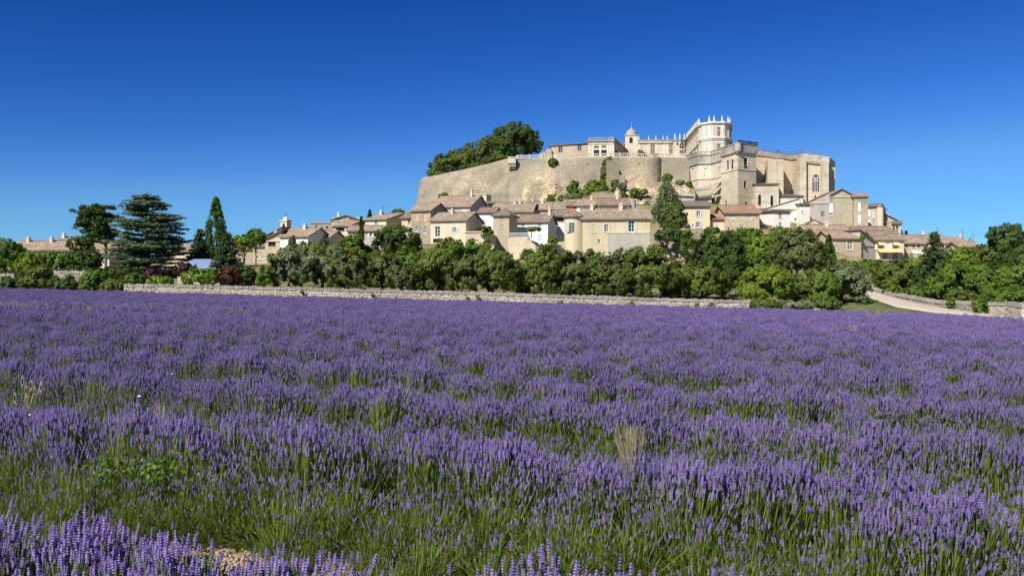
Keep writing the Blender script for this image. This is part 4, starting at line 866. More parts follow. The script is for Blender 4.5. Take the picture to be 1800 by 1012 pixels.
# grey ashlar transept skin and buttresses
m_ = MB()
def pier(mb, x0, x1, Y, D, yt, yb=385, yaw=0, slope=1.2):
    b = rect(x0, x1, Y, D, yaw); zt = ZP(yt, Y); prism(mb, b, ZP(yb, Y), [zt - slope, zt - slope, zt, zt])
pier(m_, 1350, 1377, 246.5, 5.5, 279, yaw=3, slope=.2); m_.build('wide_buttress', CHUR, cn)
m_ = MB(); pier(m_, 1367.5, 1377.2, 244.5, 2.2, 280, slope=.4); m_.build('buttress', CHUG, cn)
m_ = MB(); pier(m_, 1406, 1417.5, 241.3, 3, 275, slope=.6); m_.build('buttress', CHUG, cn)
m_ = MB(); pier(m_, 1446.5, 1457, 238.8, 3, 279, slope=.6); m_.build('buttress', CHUG, cn)
m_ = MB(); pier(m_, 1458.2, 1468, 243, 8, 294, slope=.1); m_.build('end_block', CHUG, cn)
m_ = MB(); q4 = [(p[0], p[1]) for p in nv_]; of = offset(nv_, .3)
for k in (0, 1, 2):
    A = V3(of[k], zts[k]); B = V3(of[k + 1], zts[k + 1]); d = B - A; e = d.normalized(); nn = Vector((-e.y, e.x, 0)).normalized(); m_.box(A - Vector((0, 0, 2.4 if k == 2 else 1.4)), d, nn * .5, (0, 0, 2.35 if k == 2 else 1.35))
m_.build('parapet', ASHG, cn)
m_ = MB()
for k in (0, 1, 2):
    A = V3(of[k], zts[k]); B = V3(of[k + 1], zts[k + 1]); d = B - A; L = d.length; e = d / L; nn = Vector((-e.y, e.x, 0)).normalized()
    m_.box(A + Vector((0, 0, .75)), d, nn * .07, (0, 0, .1)); m_.box(A + Vector((0, 0, .0)), d, nn * .45, (0, 0, .14))
    for s in range(int(L / 1.6) + 1): m_.box(A + e * min(s * 1.6, L - .1), e * .08, nn * .08, (0, 0, .8))
m_.build('iron_rail', plain('rail_grey', (.17, .16, .14), .7), cn)
m_ = MB()
for k in range(14):
    f = (k + .5) / 14; p = V3(of[2], 0).lerp(V3(of[3], 0), f); z = ZP(283.5, 243) + (ZP(290, 240) - ZP(283.5, 243)) * f; m_.box((p.x - .13, p.y - .25, z - .35), (.26, 0, 0), (0, .7, 0), (0, 0, .7))
m_.build('corbel_row', ASHG, cn, kind='stuff')
m_ = MB(); A = V3(of[2], ZP(282.5, 243)); B = V3(of[3], ZP(288, 240)); m_.box(A + Vector((0, -.3, 0)), B - A, (0, .6, 0), (0, 0, .28)); m_.build('string_course', CHUG, cn)
m_ = MB(); p = PX(1368, 262, 252); m_.box(p, (.1, 0, 0), (0, .1, 0), (0, 0, -2)); m_.box(p + Vector((-.35, 0, -.6)), (.8, 0, 0), (0, .1, 0), (0, 0, .1)); m_.box(p + Vector((-.3, 0, -1.1)), (.1, 0, 0), (0, .1, 0), (0, 0, .6)); m_.build('cross', IRON, cn)
# lean-to chapels
lc = thing('lean_to_chapel', 'grey lean to chapel with two tall round headed windows beside the bell tower', 'chapel', PX(1348, 365, 241))
q = rect(1327, 1369, 241, 8, 3); h0 = []
for s in ((1335.3, 351.5, 5, 19, 'a'), (1356.8, 353, 5, 18.5, 'a')): window(lc, q[0], q[1], s, h0)
m_ = MB(); block_walls(m_, q, ZP(395, 241), ZP(325, 241), {0: h0}); m_.build('chapel_wall', CHUG, lc)
m_ = MB(); z = ZP(325, 241) + .25; o4 = offset(q, .4); m_.slab([V3(o4[0], z), V3(o4[1], z), V3(o4[2], z + 1.2), V3(o4[3], z + 1.2)], .24); m_.build('chapel_roof', TG, lc)
lc = thing('lean_to_chapel', 'smaller lean to chapel between the two buttresses of the church', 'chapel', PX(1393, 365, 239))
q = rect(1376, 1412, 239, 7, -2); m_ = MB(); block_walls(m_, q, ZP(395, 239), ZP(345.5, 239)); m_.build('chapel_wall', OLDW, lc)
m_ = MB(); z = ZP(345.5, 239) + .25; o4 = offset(q, .4); m_.slab([V3(o4[0], z), V3(o4[1], z), V3(o4[2], z + 1.2), V3(o4[3], z + 1.2)], .24); m_.build('chapel_roof', TG, lc)

# ------------------------------------------------------------------ rock faces, retaining walls
roughwall('rocky_slope', 'ochre rock face with shrubs below the terrace and the finial wing', 'rock face', [PX(1084, 324, 250), PX(1120, 320, 251), PX(1160, 320, 251), PX(1212, 322, 250), PX(1222, 330, 250)], [PX(1082, 375, 236), PX(1120, 375, 237), PX(1160, 380, 237), PX(1205, 380, 237), PX(1222, 380, 240)], ROCK, 2.0, 70, 26, deep=8, ledge=.5, freq=.35)
roughwall('rock_ledge', 'grey overhanging rock ledges at the foot of the rampart above the brown roofs', 'rock face', [PX(918, 330, 256), PX(945, 321, 254), PX(975, 322, 253), PX(998, 334, 255)], [PX(915, 366, 252), PX(945, 366, 250), PX(975, 364, 250), PX(1000, 360, 252)], ROCK, 1.2, 50, 26, deep=5, ledge=1.1, freq=.3)
roughwall('cliff', 'pale crumbling cliff under the hanging ivy beside the yellow house', 'rock face', [PX(1143, 408, 158), PX(1165, 400, 159), PX(1200, 402, 160), PX(1240, 402, 161)], [PX(1143, 480, 150), PX(1170, 480, 151), PX(1205, 480, 151), PX(1240, 480, 153)], ROCK, 1.3, 50, 26, deep=8, ledge=.45, freq=.5)
roughwall('retaining_wall', 'ochre retaining wall below the white terrace railing', 'wall', [PX(893, 419, 160), PX(925, 418, 160), PX(947, 427, 160)], [PX(893, 470, 157), PX(925, 470, 157), PX(947, 470, 157)], RUB, .25, 30, 12, deep=6)
roughwall('retaining_wall', 'stone garden wall stepping left of the round tower', 'wall', [PX(945, 430, 162), PX(970, 426, 162), PX(995, 424, 163)], [PX(945, 470, 160), PX(970, 470, 160), PX(995, 470, 160)], RUBG, .25, 30, 12, deep=5)
rl = thing('terrace_railing', 'white slatted railing on the terrace of the white house', 'railing', PX(912, 419, 159.9))
m_ = MB(); a, b = PX(896, 418.5, 160.3), PX(930, 418, 160.3)
m_.box(a + Vector((0, 0, .85)), b - a, (0, .08, 0), (0, 0, .08)); m_.box(a, b - a, (0, .1, 0), (0, 0, .1)); m_.build('rail', FRAME, rl)
m_ = MB()
for k in range(24): m_.box(a.lerp(b, k / 24) + Vector((0, .02, .1)), (.045, 0, 0), (0, .04, 0), (0, 0, .75))
m_.build('slats', FRAME, rl, kind='stuff')
# porch with pillars under the rampart
po = thing('porch', 'tiled porch on white pillars under the rampart foot', 'porch', PX(862, 364, 208))
m_ = MB(); p0 = PX(842, 356, 207); m_.slab([p0, p0 + Vector((5.2, 0, 0)), p0 + Vector((5.2, 4, .7)), p0 + Vector((0, 4, .7))], .18); m_.build('porch_roof', TP, po)
for k in range(4):
    m_ = MB(); m_.box(PX(844 + k * 11, 366, 207.4), (.4, 0, 0), (0, .4, 0), (0, 0, ZP(357.5, 207.4) - ZP(366, 207.4))); m_.build('pillar', OLDW, po)
m_ = MB(); m_.box(PX(842, 366, 210.5), (5.2, 0, 0), (0, .3, 0), (0, 0, ZP(355, 210) - ZP(366, 210))); m_.build('back_wall', GREYP, po)
m_ = MB(); m_.box(PX(840, 372, 207), (5.6, 0, 0), (0, 4, 0), (0, 0, ZP(366, 207) - ZP(372, 207))); m_.build('plinth', PINK, po)
# steel tank turret
tk = thing('water_tank', 'grey ribbed cylindrical tank beside the brown roofed cream house', 'tank', PX(1112, 370, 190))
m_ = MB(); c = PX(1112, 372, 191); m_.lathe((c.x, c.y, c.z), [(.75, 0), (.75, M(19, 190)), (.8, M(19, 190)), (.8, M(20, 190)), (.01, M(20.4, 190))], 16); m_.build('tank_body', plain('zinc', (.42, .42, .42), .45, .4), tk)
m_ = MB()
for k in range(3): m_.lathe((c.x, c.y, c.z + .5 + k * .7), [(.76, 0), (.79, .03), (.76, .06)], 16)
m_.build('tank_band', IRON, tk)

# ------------------------------------------------------------------ dry stone walls by the field
def stone_wall(name, label, pts, h, mat, mat2, th=.5, sh=.14, cat='wall', coping=True):
    """pts: (x,y,z top) polyline; coursed stones proud of a core"""
    ctr = pts[len(pts) // 2]; root = thing(name, label, cat, (ctr.x, ctr.y, ctr.z - h)); core = MB(); st = MB(); cop = MB()
    for a, b in zip(pts[:-1], pts[1:]):
        d = b - a; L = math.hypot(d.x, d.y); e = Vector((d.x, d.y, 0)) / L; n = Vector((-e.y, e.x, 0)); Z = Vector((0, 0, 1))
        core.box(a - Z * h, d, n * th, Z * (h - .1))
        rows = int((h - .12) / sh)
        for r in range(rows):
            s = random.uniform(0, .15)
            while s < L - .05:
                l = min(random.uniform(.14, .36), L - s); zz = a.z - h + r * sh + d.z * s / L; hh = sh - random.uniform(.015, .045)
                pr = random.uniform(.02, .1); st.box(a + e * s + Vector((0, 0, zz - a.z + random.uniform(0, .02))) - n * pr, e * (l - .03), n * (pr + .05), Z * hh); s += l
        if coping:
            s = 0
            while s < L - .05:
                l = min(random.uniform(.14, .3), L - s); zz = a.z + d.z * s / L
                cop.box(a + e * s + Vector((0, 0, zz - a.z - .098)) - n * random.uniform(.03, .1) + Z * 0, e * (l - .02) , n * (th + .1), Z * random.uniform(.24, .36)); s += l
    core.build('wall_core', mat, root); st.build('stones', mat, root, kind='stuff')
    if coping: cop.build('coping_stones', mat2, root, kind='stuff')
    return root
DRY = stone('dry_stone', (.60, .53, .38), (.80, .73, .56), 3.0, stain=(.46, .39, .27), amt=.4, big=.3, mortar=(.45, .38, .26))
DRYG = stone('coping_grey', (.40, .37, .31), (.60, .55, .46), 4.0, stain=(.24, .22, .18), amt=.5, big=.4, mortar=(.3, .27, .22))
WY = 84.3
stone_wall('field_wall', 'long low dry stone wall along the far edge of the lavender field', [PX(x, y + 2.5, WY) for x, y in ((218, 500), (300, 500.5), (400, 503), (500, 505.5), (600, 508), (760, 512), (900, 516), (1050, 521), (1200, 526), (1320, 529))], 1.45, DRY, DRYG)
stone_wall('garden_wall', 'dark shaded garden wall stub at the far left among shrubs', [PX(-30, 484, 90), PX(26, 484, 90)], 2.6, RUBG, DRYG)
stone_wall('garden_wall', 'grey garden wall behind the ivy left of the field wall', [PX(95, 478.5, 92), PX(156, 480, 91)], 2.6, RUBG, DRYG)
stone_wall('garden_wall', 'low pale stones showing under the ivy beside the field wall start', [PX(96, 497, 88), PX(150, 492, 87), PX(200, 500, 86)], 1.5, RUBG, DRYG)
stone_wall('track_wall', 'upper dry stone wall beginning at the top of the track', [PX(1532, 508, 104), PX(1564, 519, 98)], 1.2, DRYG, DRYG)
stone_wall('track_wall', 'curving dry stone wall along the middle of the track', [PX(1570, 518, 97), PX(1605, 524, 92), PX(1640, 531, 88)], 1.2, DRYG, DRYG)
stone_wall('track_wall', 'short dry stone wall piece between two shrubs by the track', [PX(1642, 531, 88), PX(1668, 533, 85)], 1.2, DRYG, DRYG)
stone_wall('track_wall', 'dry stone wall piece with grey face near the lower end of the track', [PX(1677, 532.5, 84), PX(1712, 534, 80)], 1.3, DRYG, DRYG)
stone_wall('track_wall', 'bright cream end of the dry stone wall at the far right of the field', [PX(1738, 535, 76), PX(1770, 535, 73), PX(1797, 539, 70)], 1.35, DRY, DRYG)
# track (gravel road) and verge
def strip(name, L, Rr_, mat, lift, label):
    V = []; F = []
    n = 24
    for i in range(n + 1):
        t = i / n
        def sm(pts): m = len(pts) - 1; k = min(int(t * m), m - 1); return pts[k].lerp(pts[k + 1], t * m - k)
        a, b = sm(L), sm(Rr_)
        for j in range(-1, 6): p = a.lerp(b, min(1, max(0, j / 4))); V.append((p.x, p.y, p.z + lift + (.03 if 0 < j < 4 else 0) - (1.2 if j in (-1, 5) else 0)))
    for i in range(n):
        for j in range(6): k = i * 7 + j; F.append((k, k + 1, k + 8, k + 7))
    o = np_obj(name, np.array(V), np.array(F), mat); o['kind'] = 'structure'; o['label'] = label; return o
GRAV = plaster('track_gravel', (.52, .46, .36), stain=(.38, .33, .24), amt=.5)
strip('track', [PX(1850, 572, 60), PX(1760, 561, 68), PX(1700, 553, 76), PX(1640, 548, 82), PX(1575, 538, 88), PX(1530, 524, 96), PX(1505, 512, 106)],
      [PX(1900, 572, 64), PX(1800, 558, 70), PX(1740, 552.5, 76), PX(1670, 543, 84.5), PX(1612, 532, 91), PX(1560, 519, 98), PX(1528, 509, 107)], GRAV, .05, 'pale gravel track climbing beside the dry stone walls')
VG = plaster('verge_grass', (.10, .135, .035), stain=(.26, .24, .11), amt=.6)
strip('grass_verge', [PX(1470, 548, 84.5), PX(1475, 542, 87), PX(1480, 536, 90), PX(1495, 524, 98), PX(1503, 515, 104)], [PX(1700, 556, 76), PX(1640, 550, 81.5), PX(1575, 540, 87.5), PX(1532, 525, 95.8), PX(1508, 513, 105)], VG, .02, 'short green grass verge between field and track')
# earth fill below the track so nothing floats
# ------------------------------------------------------------------ trees
PAL = {
 'oak': leaf('foliage_oak', (.075, .11, .018), (.20, .25, .045)), 'holm': leaf('foliage_holm_oak', (.078, .098, .026), (.20, .23, .07)),
 'olive': leaf('foliage_olive', (.10, .13, .05), (.25, .29, .14), .15), 'lime': leaf('foliage_lime', (.12, .19, .014), (.30, .39, .04), .35),
 'mid': leaf('foliage_mid_green', (.078, .14, .016), (.21, .30, .04), .3), 'dark': leaf('foliage_dark', (.042, .08, .014), (.12, .18, .036)),
 'cedar': leaf('foliage_blue_cedar', (.08, .125, .07), (.21, .28, .16), .1), 'pine': leaf('foliage_pine', (.028, .065, .006), (.10, .155, .020), .15),
 'fir': leaf('foliage_fir', (.035, .065, .020), (.105, .150, .050), .1), 'purple': leaf('foliage_purple', (.040, .014, .020), (.11, .035, .042), .2),
 'poplar': leaf('foliage_poplar', (.045, .10, .014), (.12, .20, .030), .3), 'yellow': leaf('foliage_yellow', (.16, .15, .02), (.36, .30, .03), .3),
 'dry': leaf('dry_grass', (.34, .27, .15), (.56, .46, .28), .3), 'red': leaf('foliage_copper', (.07, .022, .012), (.16, .06, .03), .2),
}
TRI = 0
def cards(C, rad, k, size, flat=1.0, up=.25, aspect=1.5, ctr=None, axes=None):
    """leaf cards scattered in shells round cluster centres C (n,3) with radii rad (n,) ; returns V,F,vals"""
    n = len(C); N = n * k
    d = RNG.normal(size=(N, 3)); d /= np.linalg.norm(d, axis=1)[:, None]
    r = rad.repeat(k) * (RNG.random(N) ** .5) * RNG.uniform(.7, 1.4, N)
    p = C.repeat(k, axis=0) + d * r[:, None] * np.array([1, 1, flat])
    nrm = d * .8 + RNG.normal(size=(N, 3)) * .5 + np.array([0, 0, up])
    if ctr is not None: nrm = d * .55 + RNG.normal(size=(N, 3)) * .38 + (p - ctr) / axes * 1.1 + np.array([0, 0, up])
    nrm /= np.linalg.norm(nrm, axis=1)[:, None]
    t = np.cross(nrm, RNG.normal(size=(N, 3))); t /= np.linalg.norm(t, axis=1)[:, None] + 1e-9; b = np.cross(nrm, t)
    s = size * RNG.uniform(.6, 1.3, N)[:, None]
    a = t * s * .5 * aspect; bb = b * s * .5
    V = np.stack([p - a, p - bb * .9 + a * .1, p + a, p + bb * .9 + a * .1], 1).reshape(-1, 3)
    F = np.arange(N * 4).reshape(-1, 4)
    vals = np.clip(RNG.random(n).repeat(k) * .6 + RNG.random(N) * .4, 0, 1)
    return V, F, vals
def trunk(root, base, top, r, mat, limbs=()):
    m = MB(); mid = base.lerp(top, .5) + Vector((random.uniform(-.2, .2), random.uniform(-.2, .2), 0))
    m.tube([base - Vector((0, 0, .5)), base + Vector((0, 0, .3)), mid, top], [r * 1.35, r, r * .75, r * .35], 8)
    for q in limbs:
        f = random.uniform(.35, .85); s = base.lerp(top, f); m.tube([s, s.lerp(q, .5) + Vector((0, 0, .15)), q], [r * .42, r * .25, r * .08], 5)
    m.build('trunk', mat, root, smooth=True)
def broadleaf(label, x, yt, yb, wp, Y, pal='oak', name='tree', cat='tree', tr=True, dens=1.0, size=None, gz=None):
    wp *= 1.1 if tr else 1.0; top = PX(x, yt, Y); bot = PX(x, yb, Y); Wd = M(wp, Y) / 2; Hh = (top.z - bot.z) / 2; cz = (top.z + bot.z) / 2
    g = ground(top.x, Y) if gz is None else bot.z - gz; base = Vector((top.x, Y, min(g, bot.z + .1) if tr else bot.z))
    root = thing(name, label, cat, tuple(base))
    sz = (size * .85 if size else None) or max(.09, min(.21, .0018 * Y - .01)); rm = min(Wd, Hh)
    nb = int(46 * dens * (1 + .8 * (max(Wd, Hh) / rm - 1))) + 6
    zz_ = RNG.uniform(-.92, .95, nb); az_ = RNG.uniform(0, 2 * math.pi, nb); pr_ = np.where(zz_ > 0, np.sqrt(1 - zz_ ** 2), np.sqrt(1 - zz_ ** 4 * (.75 if tr else .9)))
    rr = RNG.uniform(.76, .87, nb); d = np.stack([np.cos(az_) * pr_ * rr, np.sin(az_) * pr_ * rr, zz_ * .86], 1); rr = 1.0; dy = Wd * .95
    rr = np.where(np.arange(nb) % 4 == 0, RNG.uniform(.3, .7, nb), 1.0)[:, None]
    C = np.array([top.x, Y, cz]) + d * rr * np.array([Wd, dy, Hh]); rad = rm * RNG.uniform(.20, .30, nb)
    # second level: small sprays on each cluster
    k2 = 10; dd = RNG.normal(size=(nb * k2, 3)); dd /= np.linalg.norm(dd, axis=1)[:, None]
    C2 = C.repeat(k2, 0) + dd * (rad.repeat(k2) * .78)[:, None]; r2 = rad.repeat(k2) * RNG.uniform(.35, .55, nb * k2)
    area = (r2 ** 2).mean() * 12.5; per = int(max(5, min(60, .72 * dens * area / (sz * sz * .75))))
    V, F, vals = cards(C2, r2, per, sz, ctr=np.array([top.x, Y, cz]), axes=np.array([Wd, dy, Hh]))
    vals = vals * .6 + .4 * RNG.random(nb).repeat(k2 * per)
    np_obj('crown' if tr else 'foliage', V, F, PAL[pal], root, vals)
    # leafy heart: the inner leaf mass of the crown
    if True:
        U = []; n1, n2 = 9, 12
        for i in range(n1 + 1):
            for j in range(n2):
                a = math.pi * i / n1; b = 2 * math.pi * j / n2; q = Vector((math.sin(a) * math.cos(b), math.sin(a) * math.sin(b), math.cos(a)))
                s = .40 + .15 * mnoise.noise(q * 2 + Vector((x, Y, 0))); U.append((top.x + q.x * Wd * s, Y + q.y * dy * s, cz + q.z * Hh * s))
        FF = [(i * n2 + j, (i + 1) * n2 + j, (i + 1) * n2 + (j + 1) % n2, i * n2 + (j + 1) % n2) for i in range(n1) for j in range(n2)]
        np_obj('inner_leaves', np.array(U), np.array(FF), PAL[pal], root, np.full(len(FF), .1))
    if tr:
        limbs = [Vector(C[i]) for i in range(0, min(nb, 10))]
        trunk(root, Vector((top.x, Y, g - .2)), Vector((top.x, Y, cz + Hh * .3)), max(.12, Wd * .07), BARK, limbs)
    return root
def shrub(label, x, yt, yb, wp, Y, pal='mid', dens=1.0, name='shrub', cat='shrub', **k): return broadleaf(label, x, yt, yb, wp, Y, pal, name, cat, tr=False, dens=dens, **k)
def conifer(label, x, yt, yb, wp, Y, pal='fir', kind='fir', name='fir_tree'):
    top = PX(x, yt, Y); bot = PX(x, yb, Y); W = M(wp, Y) / 2; Hh = top.z - bot.z; g = ground(top.x, Y)
    root = thing(name, label, 'tree', (top.x, Y, g)); C = []; rad = []; lim = []
    if kind in ('cypress', 'poplar'):
        n = int(60 + Hh * 14)
        for i in range(n):
            f = random.random(); prof = (math.sin(min(1, (f * 1.15 + .12)) * math.pi * .5) if f < .35 else 1) * (1 - ((f - .35) / .65) ** 1.6 * .93 if f > .35 else 1)
            a = random.uniform(0, 2 * math.pi); r = W * prof * random.uniform(.55, .85); C.append((top.x + r * math.cos(a), Y + r * math.sin(a), bot.z + f * Hh * .97)); rad.append(W * random.uniform(.16, .28) * (.5 + prof * .6))
        C = np.array(C); rad = np.array(rad); V, F, vals = cards(C, rad, 42 if kind == 'poplar' else 34, max(.1, .0015 * Y), flat=1.5, aspect=1.8)
    elif kind == 'fir':
        nl = int(12 + Hh * 1.9)
        for i in range(nl):
            f = i / nl; R_ = W * (1 - f) ** .8 + .15; nbr = max(6, int(11 * (1 - f) + 5))
            for b in range(nbr):
                a = 2 * math.pi * (b + random.random() * .8) / nbr + i; rl = R_ * random.uniform(.6, 1.12); dz = random.uniform(-.25, .25)
                for s in np.linspace(.25, 1, max(2, int(rl / .34))):
                    C.append((top.x + math.cos(a) * rl * s, Y + math.sin(a) * rl * s, dz + bot.z + f * Hh * .97 + (.06 - .22 * s) * rl * (1 - f * .8) + .12 * s * s * rl)); rad.append(.29 * (1.15 - .4 * s))
        C = np.array(C); rad = np.array(rad) * max(1, min(1.5, W / 2.0)); V, F, vals = cards(C, rad, 20, max(.09, .0014 * Y), flat=.55, up=.8, aspect=2.0)
    elif kind == 'cedar':
        for i in range(185):
            f = random.random() ** 1.1; prof = (1 - .76 * f ** 3.6) * (.88 + .12 * min(1, f * 5)); a = random.uniform(0, 2 * math.pi); rl = W * prof * random.uniform(.5, 1.1)
            z0 = bot.z + (round(f * 13) / 13 * .55 + f * .45) * .95 * Hh + random.uniform(-.15, .15); rise = random.uniform(-.10, .16) * (1 if f < .8 else 1.5)
            tip = Vector((top.x + math.cos(a) * rl, Y + math.sin(a) * rl, z0 + rise * rl)); lim.append((Vector((top.x, Y, z0 - .08 * rl)), tip)); ns = max(3, int(rl / .55))
            for s in range(ns):
                t = (s + .7) / ns
                if t < .3 and random.random() < .6: continue
                for lat in ((-1, 0, 1) if t > .35 else (0,)):
                    wv = .36 * rl * (1 - abs(t - .65)) * lat * random.uniform(.5, 1); C.append((top.x + math.cos(a) * rl * t - math.sin(a) * wv, Y + math.sin(a) * rl * t + math.cos(a) * wv, z0 + rise * rl * t - .03 * abs(wv) + random.uniform(-.08, .08))); rad.append(random.uniform(.34, .6))
        C = np.array(C); rad = np.array(rad); V, F, vals = cards(C, rad, 32, .15, flat=.26, up=1.4, aspect=2.0)
    elif kind == 'pine':
        for i in range(54):
            f = random.random(); a = random.uniform(0, 2 * math.pi); r = W * math.sqrt(random.random()) * .86 * (.78 + .22 * math.sin(f * 3.14)); zc = bot.z + .3 + f * Hh * .88
            c = Vector((top.x + math.cos(a) * r, Y + math.sin(a) * r, zc)); lim.append((Vector((top.x + W * .35 * (1 - f), Y, zc - .9)), c))
            for s in range(9): C.append((c.x + random.gauss(0, .42), c.y + random.gauss(0, .42), c.z + random.gauss(0, .15))); rad.append(random.uniform(.3, .5))
        C = np.array(C); rad = np.array(rad); V, F, vals = cards(C, rad, 44, .14, flat=.6, up=.6, aspect=2.2)
    np_obj('crown', V, F, PAL[pal], root, vals)
    m = MB(); tx = top.x + (W * .35 if kind == 'pine' else 0); r = max(.12, W * (.05 if kind != 'cypress' else .12))
    if kind == 'cedar': r = .38
    if kind == 'pine': r = .2
    m.tube([(tx, Y, g - .6), (tx, Y, g + .4), (tx + .1, Y, (g + top.z) / 2), (top.x, Y, top.z - .25)], [r * 1.3, r, r * .8, .04], 8)
    for a, b in lim: m.tube([a, b], [.1, .03], 4)
    m.build('trunk', BARKG if kind == 'pine' else BARK, root, smooth=True)
    return root
B = broadleaf
# left garden
B('bright green leafy tree cut by the left edge above the hedge', 12, 420, 486, 62, 104, 'mid')
B('lime green pollarded tree in front of the farmhouse roof', 62, 440, 484, 66, 102, 'lime')
B('second pollarded green tree beside the dark clipped tree', 108, 441, 484, 62, 103, 'mid')
B('dark green clipped tree with a leaning top left of the umbrella pine', 143, 414, 440, 46, 100, 'dark', dens=.7)
B('dark rounded tree standing under the leaning clipped tree', 150, 430, 478, 52, 99, 'dark')
conifer('umbrella pine with layered dark crown and bare trunk next to the cedar', 172, 359, 428, 78, 116, 'pine', 'pine', 'pine_tree')
conifer('huge blue green cedar with flat layered branches', 259, 340, 484, 146, 108, 'cedar', 'cedar', 'cedar_tree')
B('dark laurel bush mass at the foot of the cedar', 205, 468, 492, 80, 98, 'dark', tr=False, name='shrub', cat='shrub')
conifer('ragged conifer just left of the tall poplar', 352, 402, 470, 50, 116, 'fir', 'fir', 'fir_tree')
conifer('tall column shaped poplar above the greenhouse', 380, 344, 478, 44, 122, 'poplar', 'poplar', 'poplar_tree')
conifer('dark dense spruce in front of the poplar', 399, 409, 482, 56, 98, 'fir', 'fir', 'spruce_tree')
B('small umbrella shaped light green pine on a thin trunk', 427, 411, 438, 40, 110, 'lime', dens=.8)
B('dark round tree behind the small umbrella pine', 450, 402, 432, 34, 150, 'mid')
conifer('small blue grey fir in front of the white house', 514, 414, 452, 22, 140, 'cedar', 'fir', 'fir_tree')
shrub('purple leaved bush under the cedar branches', 266, 468, 492, 44, 93, 'purple'); shrub('wide purple leaved bush left of the greenhouse roof', 325, 460, 486, 44, 94, 'purple')
shrub('big rounded lime green bush behind the field wall', 352, 471, 503, 74, 90, 'lime'); shrub('copper leaved bush right of the lime green bush', 404, 467, 500, 42, 91, 'red')
shrub('dark shrub at the foot of the thin umbrella pine', 432, 467, 500, 40, 92, 'dark'); shrub('fresh green shrub between the dark shrub and the olive coloured oak', 468, 466, 505, 34, 91, 'mid')
shrub('low green ground cover bush above the start of the field wall', 235, 480, 500, 44, 89, 'mid'); shrub('low yellowish green bush right behind the wall under the cedar', 283, 484, 503, 46, 88, 'lime')
shrub('broad dark shrub at the left edge of the lavender', 22, 484, 524, 66, 87.5, 'dark'); shrub('bushy shrub with bare stems at the far left of the field', 68, 468, 524, 58, 87, 'oak')
shrub('dark ivy mound between two garden wall stubs', 112, 482, 524, 60, 86.5, 'dark'); shrub('glossy green climbing bush left of the field wall', 168, 473, 524, 56, 86.5, 'mid')
shrub('dark shrub touching the start of the field wall', 203, 487, 524, 40, 86, 'oak'); shrub('dark hedge behind the lime tree at the left', 75, 470, 492, 90, 98, 'dark'); shrub('dark hedge below the clipped tree', 140, 468, 492, 80, 97, 'dark')
# belt behind the wall
belt = [
 ('grey green holm oak, first of the belt left of the white house', 508, 432, 505, 76, 93, 'olive'),
 ('grey green oak below the pinkish tiled house', 566, 424, 506, 84, 94, 'olive'),
 ('leafy green tree under the roofless ruins', 552, 417, 465, 62, 120, 'mid'),
 ('bright green tree in front of the low grey house', 622, 412, 470, 62, 118, 'mid'),
 ('rounded holm oak under the slim cypress', 622, 440, 508, 74, 93, 'holm'),
 ('dark oak hiding the foot of the tall stone house', 696, 397, 468, 84, 122, 'dark'),
 ('green oak in front of the dark oak', 672, 443, 509, 66, 94, 'oak'),
 ('lighter green oak below the orange shutters', 720, 432, 509, 66, 97, 'mid'),
 ('low dark holm oak behind the wall below the tall stone house', 705, 463, 510, 54, 90, 'holm'),
 ('broad oak under the cream house with white balcony', 766, 436, 511, 80, 94, 'oak'),
 ('tall leafy tree against the cream house front', 792, 417, 470, 56, 112, 'mid'),
 ('spiky leafed tree in front of the arched doorway', 840, 420, 470, 70, 115, 'mid'),
 ('mid green oak between the cream house and the big round oak', 812, 445, 512, 60, 92, 'holm'),
 ('very large dark rounded oak below the pyramid roofed tower house', 866, 436, 515, 92, 93, 'oak'),
 ('yellowish young tree between the big round oak and the retaining wall', 915, 460, 515, 34, 98, 'lime'),
 ('green oak under the retaining wall and railing', 952, 430, 519, 80, 95, 'oak'),
 ('dark oak at the foot of the round tower', 1005, 440, 520, 66, 95, 'holm'),
 ('green oak just right of the round tower foot', 1045, 437, 521, 60, 96, 'oak'),
 ('greyish oak below the grey lower wall of the tower house', 1086, 434, 521, 58, 95, 'holm'),
 ('olive green dome shaped oak below the pale cliff', 1140, 431, 523, 92, 94, 'oak'),
 ('small oak between the dome shaped oak and the dark wide tree', 1195, 458, 524, 52, 97, 'oak'),
 ('wide very dark oak under the yellow house', 1258, 404, 500, 104, 112, 'dark'),
 ('dark oak in front of the very dark wide oak', 1240, 455, 525, 84, 96, 'oak'),
 ('green tree under the red roofed stone house', 1318, 402, 450, 66, 130, 'mid'),
 ('rounded light green tree below the narrow white house', 1337, 413, 462, 50, 122, 'lime'),
 ('mid green tree behind the bright fig bush', 1340, 440, 500, 72, 112, 'mid'),
 ('tall dark olive oak below the pinkish gable', 1402, 402, 492, 88, 110, 'holm'),
 ('green tree below the streaked whitewashed house', 1372, 398, 440, 50, 135, 'mid'),
 ('shaggy olive coloured tree at the right end of the belt', 1482, 464, 542, 92, 92, 'olive'),
 ('leafy tree between the cypress and the shaggy tree', 1440, 468, 530, 60, 100, 'oak'),
]
for l, x, yt, yb, wp, Y, p in belt: B(l, x, yt, yb, wp, Y, p)
